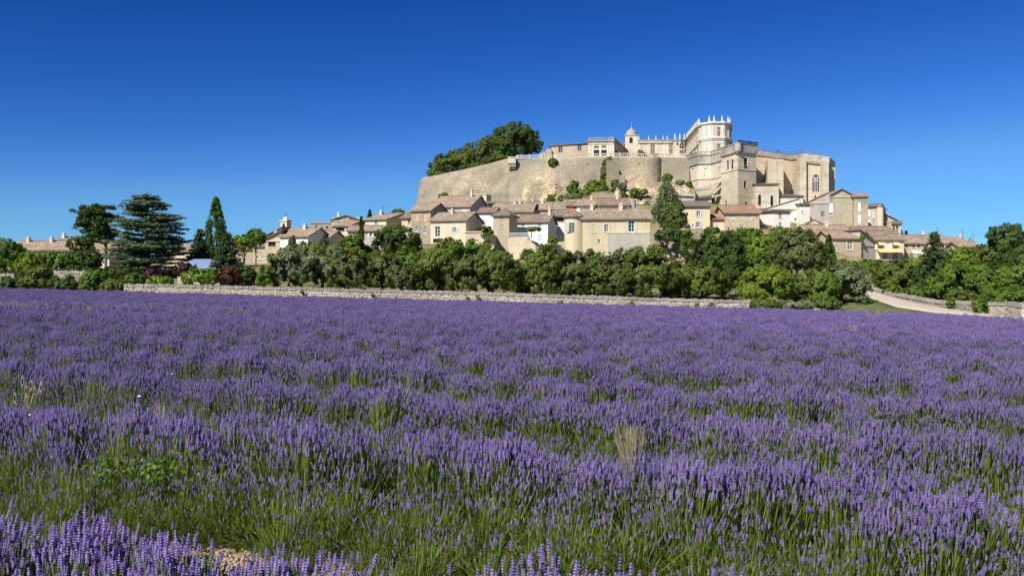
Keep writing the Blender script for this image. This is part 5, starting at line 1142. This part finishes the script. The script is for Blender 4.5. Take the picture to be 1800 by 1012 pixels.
for i, (x, w_, p) in enumerate(((590, 44, 'oak'), (645, 40, 'dark'), (748, 44, 'dark'), (905, 40, 'dark'), (985, 44, 'oak'), (1065, 40, 'dark'), (1110, 40, 'oak'), (1172, 44, 'dark'), (1280, 50, 'dark'))):
    nmz = ['under the low grey house', 'under the cream house with the blue door', 'between the tall stone house and the cream house', 'at the foot of the retaining wall oak', 'between two oaks below the narrow white house', 'in the shade below the tower house window', 'in the shade below the tower house corner', 'under the pale cliff', 'below the yellow annexe']
    B('small shaded understorey tree ' + nmz[i], x, 455 + (x > 950) * 8, 508 + (x - 500) * .022, w_ + 6, 101, p, dens=.6)
shrub('big bright green fig bush behind the field wall', 1345, 465, 529, 108, 90, 'lime', dens=1.3); shrub('brushy dark bush right of the fig bush', 1412, 482, 533, 66, 92, 'oak'); shrub('green bush with grey twigs in front of the cypress', 1450, 478, 540, 60, 90, 'mid')
shrub('low green creeper over the end of the field wall', 1345, 526, 543, 60, 84, 'mid'); shrub('brownish creeper trailing at the end of the field wall', 1400, 528, 544, 70, 84, 'olive'); shrub('dense creeper below the shaggy olive coloured tree', 1455, 524, 544, 56, 85, 'oak')
conifer('dark cypress in front of the pinkish gable house', 1457, 411, 490, 28, 108, 'pine', 'cypress', 'cypress_tree')
conifer('slim dark cypress in front of the low grey house roof', 635, 380, 440, 11, 165, 'pine', 'cypress', 'cypress_tree'); conifer('small pointed cypress behind the cream house chimney', 650, 369, 390, 7, 205, 'pine', 'cypress', 'cypress_tree')
conifer('tiny far cypress on the skyline right of the grey tower house', 1584, 405, 420, 5, 215, 'pine', 'cypress', 'cypress_tree'); conifer('second tiny skyline cypress above the ochre stone roof', 1593, 406, 420, 4, 216, 'pine', 'cypress', 'cypress_tree')
B('round treetop behind the pinkish house with red shutter', 700, 366, 384, 24, 225, 'mid'); B('round bush treetop above the big pink roof against the rampart', 780, 338, 352, 17, 230, 'mid')
# castle hill greenery
for l, x, yt, yb, wp, Y, p in (('low bush at the left end of the rampart top', 765, 283, 310, 26, 280, 'oak'), ('dark tree second from the left end of the rampart top', 784, 269, 308, 42, 281, 'oak'), ('rounded tree in the middle of the rampart top row', 812, 257, 304, 50, 282, 'oak'),
    ('olive toned tree of the rampart top behind the coping', 838, 246, 300, 48, 283, 'holm'), ('bushy tree left of the tallest rampart tree', 862, 236, 296, 50, 284, 'oak'), ('tallest spreading dark tree on the rampart top', 905, 216, 276, 82, 286, 'dark'),
    ('dark lower tree in front of the tallest rampart tree', 882, 240, 285, 44, 280, 'dark'), ('overhanging tree bough at the right end of the rampart trees', 934, 232, 270, 38, 287, 'oak')):
    B(l, x, yt, yb, wp, Y, p, size=.34)
shrub('clipped low hedge following the rampart top', 840, 286, 300, 40, 273, 'mid', size=.3); shrub('low clipped hedge left on the rampart top', 772, 302, 313, 46, 275, 'mid', size=.3); shrub('low clipped hedge beside the corbelled lookout', 884, 273, 284, 50, 272, 'mid', size=.3)
shrub('round green bush on the slope below the grey rampart', 1008, 317, 343, 24, 250, 'mid', size=.3); shrub('small green bush between roof and rock ledge', 969, 341, 358, 15, 232, 'mid', size=.25)
shrub('hanging ivy tuft on the rampart corner', 972, 278, 292, 18, 263.5, 'mid', size=.3)
shrub('ivy column climbing the rampart, upper part at the balustrade', 1068, 276, 300, 20, 259, 'lime', size=.3); shrub('long ivy column climbing the rampart beside the buttress', 1065, 276, 345, 20, 258.5, 'mid', size=.3)
shrub('spreading ivy and grass at the base of the ivy column', 1048, 316, 344, 46, 254, 'lime', size=.3); shrub('low green scrub on the slope left of the ivy column base', 1022, 332, 350, 46, 250, 'lime', size=.3)
shrub('dark shrub right of the rampart buttress foot', 1081, 314, 342, 16, 250, 'mid', size=.3); shrub('yellowish grass bush above the small brown roofs', 1002, 340, 356, 50, 243, 'olive', size=.3)
shrub('green shrub on the rock face near the water tank', 1116, 330, 350, 20, 243, 'mid', size=.28); shrub('small olive shrub on the rock face left', 1094, 320, 334, 16, 246, 'olive', size=.28); shrub('dark green bush on the ledge below the round bastion', 1173, 305, 321, 20, 255, 'mid', size=.28)
shrub('dry tuft bush right of the dark ledge bush', 1195, 316, 326, 18, 250, 'olive', size=.28); shrub('small bush at the apse corner', 1211, 319, 331, 12, 249, 'oak', size=.28); shrub('dry shrub in the centre of the ochre rock face', 1132, 332, 344, 14, 243, 'olive', size=.28)
shrub('small green shrub low on the ochre rock face', 1137, 356, 370, 14, 236, 'mid', size=.28); shrub('low green shrub left of the chimney roof', 1095, 338, 352, 18, 244, 'dark', size=.28)
conifer('tall grey green tree between tower house and yellow house', 1173, 317, 408, 62, 163, 'olive', 'poplar', 'tree'); B('greener lower tree leaning on the tall tree by the yellow house', 1188, 352, 406, 38, 162, 'oak', gz=.6)
shrub('hedge of hanging ivy on top of the pale cliff', 1180, 399, 428, 66, 153, 'dark', size=.22); shrub('ivy curtain trailing down the pale cliff', 1207, 402, 436, 24, 151.5, 'mid', size=.2)
shrub('thin trailing ivy strand on the pale cliff', 1199, 425, 446, 9, 151, 'mid', size=.2); shrub('small shrub low on the pale cliff', 1218, 420, 440, 22, 152, 'oak', size=.2)
shrub('flat topped yellow green vine umbrella on the terrace', 937, 398.5, 407, 33, 158, 'lime', size=.18); shrub('green shrubs under the white house terrace wall', 972, 415, 430, 20, 160.5, 'lime', size=.18)
shrub('dark climbing pergola foliage beside the white house', 850, 397, 404, 32, 160, 'oak', size=.18); shrub('rounded green bush under the pergola', 858, 401, 414, 22, 160, 'mid', size=.18)
m_ = MB(); p = PX(934, 407, 158); m_.tube([p - Vector((0, 0, 1.2)), p + Vector((0, 0, .2))], [.1, .06], 6); tag(m_.build('vine_trunk', BARK), 'bare trunk under the yellow green vine umbrella', 'vine')
shrub('low shrub at the foot of the yellow annexe', 1252, 398, 412, 30, 160, 'mid', size=.2); shrub('yellowish bush under the mullioned stone house', 1305, 400, 420, 50, 150, 'lime', size=.2)
shrub('ivy tuft on the grey rendered gable top', 1516, 411, 423, 8, 160, 'lime', size=.16)
shrub('green shrub mass beside the orange awning house wall', 1530, 456, 496, 70, 128, 'mid'); shrub('low shrub row below the white framed cross window house', 1485, 455, 486, 56, 140, 'oak')
# right side
for l, x, yt, yb, wp, Y, p in (('green tree below the orange awning balcony', 1575, 455, 512, 66, 104, 'oak'), ('light green tree left of the tall fir', 1608, 452, 506, 50, 108, 'lime'), ('round leafy tree below the white awning', 1555, 470, 514, 46, 106, 'mid'),
    ('fresh green tree just right of the tall fir', 1688, 432, 486, 56, 112, 'lime'), ('broad walnut tree above the curving track wall', 1690, 455, 528, 100, 96, 'mid'), ('leafy walnut tree behind the short wall pieces', 1745, 462, 532, 90, 92, 'mid'),
    ('dark spreading tree against the sky at the right edge', 1770, 392, 470, 84, 118, 'dark'), ('dark lower tree beside the far right chimneys', 1738, 428, 470, 60, 120, 'oak'), ('dark cedar like tree cut by the right edge', 1800, 420, 500, 70, 108, 'dark'),
    ('leafy green tree at the right edge above the cream wall end', 1790, 455, 525, 60, 90, 'mid'), ('walnut bough hanging low over the track wall', 1650, 482, 526, 56, 94, 'mid')):
    B(l, x, yt, yb, wp, Y, p)
conifer('tall dark fir with drooping tiers beside the white awning house', 1642, 404, 528, 84, 99, 'fir', 'fir', 'fir_tree')
shrub('dark bush spilling over the gap in the track wall', 1675, 522, 545, 24, 84, 'oak'); shrub('round dark green bush before the bright wall end', 1726, 520, 552, 32, 77, 'mid'); shrub('tall bush at the upper end of the track', 1568, 500, 524, 36, 100, 'mid')
shrub('green bush mass on the bank at the right edge', 1800, 500, 545, 40, 76, 'mid'); shrub('bank bush behind the cream wall end', 1755, 505, 535, 60, 84, 'mid'); shrub('bank bush behind the grey track wall', 1690, 508, 533, 60, 90, 'oak'); shrub('bank bush above the curving wall', 1620, 500, 525, 60, 98, 'mid')
# small weeds on the field wall
for i, (x, y, w_, p) in enumerate(((531, 512, 8, 'mid'), (822, 523, 7, 'olive'), (840, 521, 9, 'lime'), (985, 530, 12, 'lime'), (1110, 532, 12, 'lime'), (1250, 535, 14, 'mid'), (655, 517, 7, 'olive'), (1225, 535, 9, 'lime'))):
    nmz = ['below the first grey oaks', 'thin and dry below the big round oak', 'below the big round oak', 'below the round tower', 'below the tower house corner', 'below the dark wide oak', 'below the dark oak of the tall house', 'near the wall end below the pale cliff'][i]
    shrub('small weed tuft growing on the field wall ' + nmz, x, y - 3, y + 6, w_, 83.9, p, name='weed_tuft', cat='weed', size=.07, dens=.35)

# ------------------------------------------------------------------ lavender
def lav_mat(name, a, b, trans=.2, rough=.7):
    m, t, bs = _mat(name, rough, .2)
    at = t.nodes.new('ShaderNodeAttribute'); at.attribute_name = 'v'
    oi = t.nodes.new('ShaderNodeObjectInfo')
    col = _mix(t, at.outputs['Fac'], a, b)
    col = _mix(t, oi.outputs['Random'], _mix(t, 1.0, col, (.85, .85, .88), 'MULTIPLY'), _mix(t, 1.0, col, (1.1, 1.08, 1.05), 'MULTIPLY'))
    t.links.new(col, bs.inputs['Base Color'])
    tr = t.nodes.new('ShaderNodeBsdfTranslucent'); t.links.new(col, tr.inputs[0]); mx = t.nodes.new('ShaderNodeMixShader'); mx.inputs[0].default_value = trans
    t.links.new(bs.outputs[0], mx.inputs[1]); t.links.new(tr.outputs[0], mx.inputs[2]); t.links.new(mx.outputs[0], t.nodes['Material Output'].inputs[0]); return m
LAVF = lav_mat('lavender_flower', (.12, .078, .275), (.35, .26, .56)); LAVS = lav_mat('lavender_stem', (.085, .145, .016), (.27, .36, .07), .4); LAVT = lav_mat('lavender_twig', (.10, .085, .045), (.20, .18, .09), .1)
def lav_plant(seed, nfl, nleaf, ntw, R0=.60, H0=.72, spread=1.0, spw=1.0, lod=0):
    g = np.random.default_rng(seed); V = []; F = []; mi = []; va = []
    def addq(q, m, v): i = len(V); V.extend(q); F.append((i, i + 1, i + 2, i + 3) if len(q) == 4 else (i, i + 1, i + 2, i + 2)); mi.append(m); va.append(v)
    for s in range(nfl + nleaf + ntw):
        kind = 0 if s < nfl else (1 if s < nfl + nleaf else 2)
        az = g.uniform(0, 2 * math.pi); th = abs(g.normal(0, .5)) * spread if kind == 0 else g.uniform(0, 1.35)
        th = min(th, 1.4); rb = g.uniform(0, .28) * R0
        b0 = np.array([rb * math.cos(az), rb * math.sin(az), 0.0]); 
        L = g.uniform(.88, 1.06) if kind == 0 else (g.uniform(.55, .9) if kind == 1 else g.uniform(.25, .5))
        tip = np.array([R0 * math.sin(th) * math.cos(az), R0 * math.sin(th) * math.sin(az), H0 * (math.cos(th) * .86 + .14)]) * L
        tip = tip + g.normal(0, .04, 3) + np.array([.05, -.02, 0]); tip[2] = max(.06, tip[2])
        mid = (b0 + tip) * .5 + np.array([0, 0, .10 * L * math.sin(th)])
        w0 = (.0032 if kind == 0 else .0042) * (1 + 1.2 * lod); sd = np.array([-math.sin(az + .7), math.cos(az + .7), 0]) * w0; sd2 = np.array([math.cos(g.uniform(0, 6)), math.sin(g.uniform(0, 6)), 0]) * w0
        v = g.random(); m = 1 if kind < 2 else 2
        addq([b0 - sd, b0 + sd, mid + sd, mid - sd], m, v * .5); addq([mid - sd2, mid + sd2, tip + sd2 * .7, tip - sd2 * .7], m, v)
        if kind == 0:
            ax = tip - mid; ax /= np.linalg.norm(ax); ax = ax * .7 + np.array([.06, 0, .55]); ax /= np.linalg.norm(ax)
            a1 = np.cross(ax, [0, 0, 1.]) if abs(ax[2]) < .9 else np.cross(ax, [1., 0, 0]); a1 /= np.linalg.norm(a1); a2 = np.cross(ax, a1)
            Ls = g.uniform(.032, .06) * spw; nw = 5 if lod == 0 else 2; W = g.uniform(.0064, .0098) * spw * (1 + .15 * lod); v = g.random()
            for k in range(nw):
                c = tip + ax * Ls * (k / nw + .08); rr = W * (1.05 - .45 * abs(k / max(1, nw - 1) - .35)) * g.uniform(.85, 1.2); hh = Ls / nw * .58
                ph = g.uniform(0, 1.6)
                ringp = [c + (a1 * math.cos(ph + q * math.pi / 2) + a2 * math.sin(ph + q * math.pi / 2)) * rr for q in range(4)]; up = c + ax * hh * 1.25; dn = c - ax * hh
                for q in range(4):
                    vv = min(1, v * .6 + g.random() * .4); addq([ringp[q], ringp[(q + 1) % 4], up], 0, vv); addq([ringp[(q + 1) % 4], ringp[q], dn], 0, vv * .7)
        elif kind == 1:      # narrow side leaves
            for k in range(3 if lod == 0 else 1):
                c = b0 + (tip - b0) * g.uniform(.2, .95); d = g.normal(0, 1, 3); d[2] = abs(d[2]) + .6; d = d / np.linalg.norm(d) * g.uniform(.03, .06); s_ = np.cross(d, g.normal(0, 1, 3)); s_ = s_ / np.linalg.norm(s_) * .0035 * (1 + lod)
                addq([c - s_, c + s_, c + d], 1, g.random())
    V = np.array(V); F = np.array(F)
    # degenerate quads are triangles: keep as tris via separate faces
    me = bpy.data.meshes.new('lavender_plant'); faces = [tuple(f) if f[2] != f[3] else tuple(f[:3]) for f in F.tolist()]
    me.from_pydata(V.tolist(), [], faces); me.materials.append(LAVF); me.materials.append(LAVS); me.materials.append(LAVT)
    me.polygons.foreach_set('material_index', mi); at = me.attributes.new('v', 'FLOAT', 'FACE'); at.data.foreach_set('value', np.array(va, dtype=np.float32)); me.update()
    return bpy.data.objects.new('lavender_plant', me)
protos = bpy.data.collections.new('lavender_kinds')
NV = []
for i in range(5): NV.append(lav_plant(10 + i, 270, 110, 20, R0=.5, spread=.72))                       # 0-4 full crest plants
for i in range(4): NV.append(lav_plant(30 + i, 56, 340, 120, R0=.68, H0=.66, spread=1.5))   # 5-8 green flank plants
for i in range(3): NV.append(lav_plant(80 + i, 34, 170, 420, R0=.6, H0=.5, spread=1.3))   # 9-11 grey twiggy skirts
for i in range(4): NV.append(lav_plant(50 + i, 150, 60, 20, spw=1.45, lod=1))        # 12-15 far plants
for i, o in enumerate(NV): o.name = 'lavender_plant_%02d' % i; protos.objects.link(o)
ROWT = math.tan(R(20)); CY = math.cos(R(20)); SY = math.sin(R(20)); ROW0 = 3.3; ROWS = 3.12
def edgeY(X, Y):
    u = X / Y * FP + 900
    return np.where(u < 1470, 83.2 if True else 0, np.interp(u, [1470, 1500, 1700, 1800, 2100], [83.2, 82.0, 76.5, 67.5, 55]))
P_, I_, S_, Rr, SX = [], [], [], [], []
for r in range(-1, 40):
    y0 = ROW0 + r * ROWS
    smin, smax = -90, 110
    for line, (off, sc_) in enumerate(((.34, 1.05), (-.04, .84), (.58, .90), (-.40, .74), (.88, .62), (-.74, .58), (-1.08, .46))):
        n = int((smax - smin) / (.27 if line in (0, 2) else .37)); s = np.linspace(smin, smax, n) + RNG.uniform(-.15, .15, n)
        o = off + RNG.normal(0, .10, n); wob = .16 * np.sin(s * .23 + r * 1.7) + .1 * np.sin(s * .71 + r)
        X = s * CY + (o + wob) * SY; Y = y0 / 1.0 - s * SY + (o + wob) * CY
        ok = (Y > 1.2) & (np.abs(X) < .66 * Y + 4) & (Y < edgeY(X, np.maximum(Y, 1)))
        # a gap in the row near the viewer that shows bare soil
        if r <= 2: ok &= ~((np.hypot((X + 2.3) / .62, (Y - 6.35 + .36 * (X + 2.3)) / .42) < 1))
        ok &= ~((line >= 5) & (Y > 30))
        X, Y = X[ok], Y[ok]; m = len(X)
        if not m: continue
        if line == 0: idx = RNG.integers(0, 5, m)
        elif line in (1, 3): idx = np.where(RNG.random(m) < (.93 if line == 1 else 1.0), RNG.integers(5, 9, m), RNG.integers(0, 5, m))
        elif line in (5, 6): idx = np.where(RNG.random(m) < (.45 if line == 5 else .85), RNG.integers(9, 12, m), RNG.integers(5, 9, m))
        else: idx = np.where(RNG.random(m) < .25, RNG.integers(5, 9, m), RNG.integers(0, 5, m))
        far = Y > 30 + RNG.uniform(-4, 6, m); idx = np.where(far & ((line < 1) | (RNG.random(m) < np.clip((Y - 14) / 30, .25, .97))), RNG.integers(12, 16, m), idx)
        scl = sc_ * RNG.uniform(.88, 1.12, m) * np.where(far, 1.0 + .12 * (line >= 3) , 1)
        P_.append(np.stack([X, Y, SL * X + .0 * Y], 1)); I_.append(idx); S_.append(scl); Rr.append(RNG.uniform(-.9, .9, m))
P_ = np.vstack(P_); I_ = np.concatenate(I_); S_ = np.concatenate(S_); Rr = np.concatenate(Rr)
def gn_instances(name, P, idx, scl, rot, coll):
    me = bpy.data.meshes.new(name); me.vertices.add(len(P)); me.vertices.foreach_set('co', P.astype(np.float32).ravel())
    for nm, ty, d in (('idx', 'INT', idx.astype(np.int32)), ('scl', 'FLOAT', scl.astype(np.float32)), ('rot', 'FLOAT', rot.astype(np.float32))):
        me.attributes.new(nm, ty, 'POINT').data.foreach_set('value', d)
    o = bpy.data.objects.new(name, me); link(o)
    ng = bpy.data.node_groups.new(name + '_nodes', 'GeometryNodeTree'); ng.interface.new_socket('Geometry', in_out='INPUT', socket_type='NodeSocketGeometry'); ng.interface.new_socket('Geometry', in_out='OUTPUT', socket_type='NodeSocketGeometry')
    N = ng.nodes; L = ng.links; gi = N.new('NodeGroupInput'); go = N.new('NodeGroupOutput'); ip = N.new('GeometryNodeInstanceOnPoints'); ci = N.new('GeometryNodeCollectionInfo')
    ci.inputs['Collection'].default_value = coll; ci.inputs['Separate Children'].default_value = True; ci.inputs['Reset Children'].default_value = True
    def na(n_, t_): a = N.new('GeometryNodeInputNamedAttribute'); a.data_type = t_; a.inputs['Name'].default_value = n_; return next(s for s in a.outputs if s.enabled and s.name == 'Attribute')
    ip.inputs['Pick Instance'].default_value = True
    cx = N.new('ShaderNodeCombineXYZ'); L.new(na('rot', 'FLOAT'), cx.inputs[2])
    L.new(gi.outputs[0], ip.inputs['Points']); L.new(ci.outputs[0], ip.inputs['Instance']); L.new(na('idx', 'INT'), ip.inputs['Instance Index']); L.new(na('scl', 'FLOAT'), ip.inputs['Scale']); L.new(cx.outputs[0], ip.inputs['Rotation'])
    L.new(ip.outputs[0], go.inputs[0]); md = o.modifiers.new('scatter', 'NODES'); md.node_group = ng; return o
lav = gn_instances('lavender', P_, I_, S_, Rr, protos); tag(lav, 'rows of flowering purple lavender filling the field', 'lavender', kind='stuff')
print('lavender instances', len(P_))

# soil between the near rows: clods
nx, ny = 260, 260; xs = np.linspace(-14, 14, nx); ys = np.linspace(1.5, 20, ny); gx, gy = np.meshgrid(xs, ys)
hz = np.array([mnoise.fractal(Vector((a * 2.2, b * 2.2, 0)), .8, 2.1, 5) for a, b in zip(gx.ravel(), gy.ravel())]).reshape(gx.shape)
V = np.stack([gx, gy, SL * gx + .03 + hz * .06], -1).reshape(-1, 3); i = np.arange(ny - 1)[:, None] * nx + np.arange(nx - 1)[None]; F = np.stack([i, i + 1, i + nx + 1, i + nx], -1).reshape(-1, 4)
SOIL = plaster('soil_clods', (.42, .33, .21), stain=(.30, .22, .14), amt=.8)
so_ = np_obj('field_soil', V, F, SOIL); so_['kind'] = 'structure'; so_['label'] = 'dry crumbly soil between the nearest lavender rows'
# loose stones and clods on it
def clods(name, label, cx, cy, rx, ry, n, smin, smax, mat):
    VV = []; FF = []
    for k in range(n):
        a = random.uniform(0, 6.28); r = math.sqrt(random.random()); x = cx + rx * r * math.cos(a); y = cy + ry * r * math.sin(a); s = random.uniform(smin, smax) ** 1; c = Vector((x, y, SL * x + .04)); i0 = len(VV)
        for (u, v, w_) in ((1, 0, 0), (0, 1, 0), (-1, 0, 0), (0, -1, 0), (.7, .7, .5), (-.7, .7, .6), (-.7, -.7, .45), (.7, -.7, .55), (0, 0, .9), (0, 0, -.4)):
            VV.append((c.x + u * s * random.uniform(.7, 1.2), c.y + v * s * random.uniform(.7, 1.2), c.z + w_ * s * random.uniform(.6, 1.1)))
        for f in ((0, 4, 8), (4, 1, 8), (1, 5, 8), (5, 2, 8), (2, 6, 8), (6, 3, 8), (3, 7, 8), (7, 0, 8), (0, 1, 4), (1, 2, 5), (2, 3, 6), (3, 0, 7), (0, 9, 1), (1, 9, 2), (2, 9, 3), (3, 9, 0)): FF.append(tuple(i0 + q for q in f))
    o = np_obj(name, np.array(VV), np.array(FF), mat); tag(o, label, 'soil', kind='stuff'); return o
clods('soil_clods', 'dry clods scattered in the bare gap between near rows', -2.3, 6.3, 1.2, .6, 1500, .004, .022, SOIL)
clods('pebbles', 'scattered clods between the first rows', 0, 6.0, 7, 2.5, 1500, .005, .02, SOIL)
p = PX(300, 968, 5.6); st_ = MB(); rnd = random.Random(3)
for a, b in ((-.02, 0),):
    c = Vector((-2.55, 6.4, SL * -2.55 + .07)); ring_ = []
    for k in range(9): t = k / 9 * 6.283; ring_.append(c + Vector((math.cos(t) * .13 * rnd.uniform(.7, 1.2), math.sin(t) * .08 * rnd.uniform(.7, 1.2), rnd.uniform(-.01, .03))))
    topv = c + Vector((.01, 0, .085))
    for k in range(9): st_.poly([ring_[k], ring_[(k + 1) % 9], topv]); st_.poly([ring_[(k + 1) % 9], ring_[k], ring_[k] - Vector((0, 0, .12)), ring_[(k + 1) % 9] - Vector((0, 0, .12))])
tag(st_.build('field_stone', plain('pale_stone', (.44, .35, .24))), 'pale flat stone on bare soil in the nearest row gap', 'stone')

# dry grass tufts, weeds, white flower heads
def blades(name, label, cat, x, yb, Y, n, h, w_, pal, lean=(.3, 0), kind=None, zb=0, heads=False):
    base = PX(x, yb, Y); base.z = SL * base.x + zb; V = []; F = []; va = []
    for k in range(n):
        a = random.uniform(0, 6.28); r = random.uniform(0, w_); b = base + Vector((r * math.cos(a) * .4, r * math.sin(a) * .4, 0)); hh = h * random.uniform(.6, 1.1)
        t = b + Vector((math.cos(a) * r + lean[0] * hh, math.sin(a) * r + lean[1] * hh, hh)); m = (b + t) / 2 + Vector((0, 0, hh * .12)); s = Vector((.003, 0, 0)) * (Y / 10 + .6); i = len(V)
        V += [b - s, b + s, m + s, m - s, t + s * .4, t - s * .4]; F += [(i, i + 1, i + 2, i + 3), (i + 3, i + 2, i + 4, i + 5)]; v = random.random(); va += [v, v]
        if heads:
            for q in range(3):
                c = t - Vector((0, 0, q * .03)); i = len(V); s2 = Vector((.012, 0, 0)) * (Y / 10 + .5); u2 = Vector((0, 0, .03)) * (Y / 10 + .5); V += [c - s2, c - u2, c + s2, c + u2]; F.append((i, i + 1, i + 2, i + 3)); va.append(1)
    o = np_obj(name, np.array([tuple(q) for q in V]), np.array(F), PAL[pal], None, va)
    o['label'] = label; o['category'] = cat
    if kind: o['kind'] = kind
    return o
blades('dry_grass_tuft', 'straw coloured dry grass tuft sticking out of the lavender right of centre', 'dry grass', 1112, 762, 9.0, 130, .70, .14, 'dry', (-.06, 0), zb=.0)
blades('dry_grass_tuft', 'small pinkish dry grass tuft in the left rows', 'dry grass', 280, 735, 10.5, 26, .66, .10, 'dry', (.1, 0))
blades('dry_grass_tuft', 'thin dry stems beside the straw coloured tuft', 'dry grass', 1135, 800, 8.0, 8, .66, .15, 'dry', (-.3, 0))
blades('dry_grass_tuft', 'pale dry grasses at the far field edge before the verge', 'dry grass', 1540, 545, 60, 60, 1.2, .7, 'dry', (.1, 0))
blades('dry_grass_tuft', 'dry grass heads near the far right rows', 'dry grass', 1500, 575, 38, 50, .95, .8, 'dry', (.1, 0))
blades('weed_tuft', 'yellowish weed grasses in the leftmost row', 'weed', 40, 690, 11.5, 8, .72, .3, 'dry', (.1, 0), heads=True)
VV = []
def weedstrip():
    V = []; F = []; va = []
    for k in range(1500):
        u = random.betavariate(1, 1.7); x = -20 + u * 560; Y = 40 + random.gauss(0, 2.2) + u * 3; X = (x - 900) / FP * Y; z = SL * X; hh = random.uniform(.6, .84); t = Vector((X + random.gauss(0, .08), Y, z + hh)); b = Vector((X, Y, z)); s = Vector((.012, 0, 0)); i = len(V)
        if mnoise.noise(Vector((x * .03, Y * .3, 0))) < -.05: continue
        V += [b - s, b + s, t + s, t - s]; F.append((i, i + 1, i + 2, i + 3)); va.append(random.random())
        for q in range(2): c = t + Vector((random.gauss(0, .03), 0, -q * .06)); i = len(V); V += [c - Vector((.03, 0, 0)), c - Vector((0, 0, .05)), c + Vector((.03, 0, 0)), c + Vector((0, 0, .05))]; F.append((i, i + 1, i + 2, i + 3)); va.append(random.random())
    m = leaf('weed_green', (.15, .18, .06), (.34, .34, .16), .3); o = np_obj('weeds', np.array([tuple(q) for q in V]), np.array(F), m, None, va); tag(o, 'band of yellow green weeds between far left lavender rows', 'weeds', kind='stuff')
weedstrip()
WFL = plain('white_petals', (.85, .85, .82), .7)
for i, (x, y, Y, l) in enumerate(((245, 697, 10.6, 'white flower head standing above the second left row'), (431, 748, 8.6, 'white flower head on the front crest left of centre'), (54, 730, 9.2, 'white flower head near the left edge'), (303, 658, 13, 'small white flower head farther back on the left'), (6, 736, 9.0, 'white flower head cut by the left edge'), (298, 755, 8.7, 'white flower head low before the front crest'))):
    c = PX(x, y, Y); r_ = thing('wild_flower', l, 'flower', (c.x, c.y, SL * c.x)); m_ = MB(); m_.tube([(c.x, c.y, SL * c.x), (c.x, c.y, c.z)], [.003, .003], 4); m_.build('stem', LAVS, r_)
    m_ = MB(); m_.lathe((c.x, c.y, c.z - .004), [(.002, 0), (.018, .004), (.022, .012), (.012, .02), (.001, .022)], 9); m_.build('petals', WFL, r_)
# wild leafy weeds in the near flank
for i, (x, y, Y, w_, l) in enumerate(((250, 800, 7.2, .55, 'broad leafed green weed growing in the near left flank'), (345, 975, 6.1, .12, 'small green weed on the bare soil gap'))):
    c = PX(x, y, Y); g = SL * c.x; root = thing('leafy_weed', l, 'weed', (c.x, c.y, g)); n = 26
    C = np.array([(c.x + random.gauss(0, w_ * .5), c.y + random.gauss(0, w_ * .3), g + (.55 if i == 0 else .08) + random.gauss(0, .06)) for _ in range(n)]); V, F, va = cards(C, np.full(n, .12 if i == 0 else .05), 14, .035, up=.8); np_obj('leaves', V, F, PAL['mid'], root, va)
print('tris', sum(len(o.data.loop_triangles) or sum(len(p.vertices) - 2 for p in o.data.polygons) for o in sc.objects if o.type == 'MESH'))
for o in sc.objects:
    if '_o' in o: del o['_o']
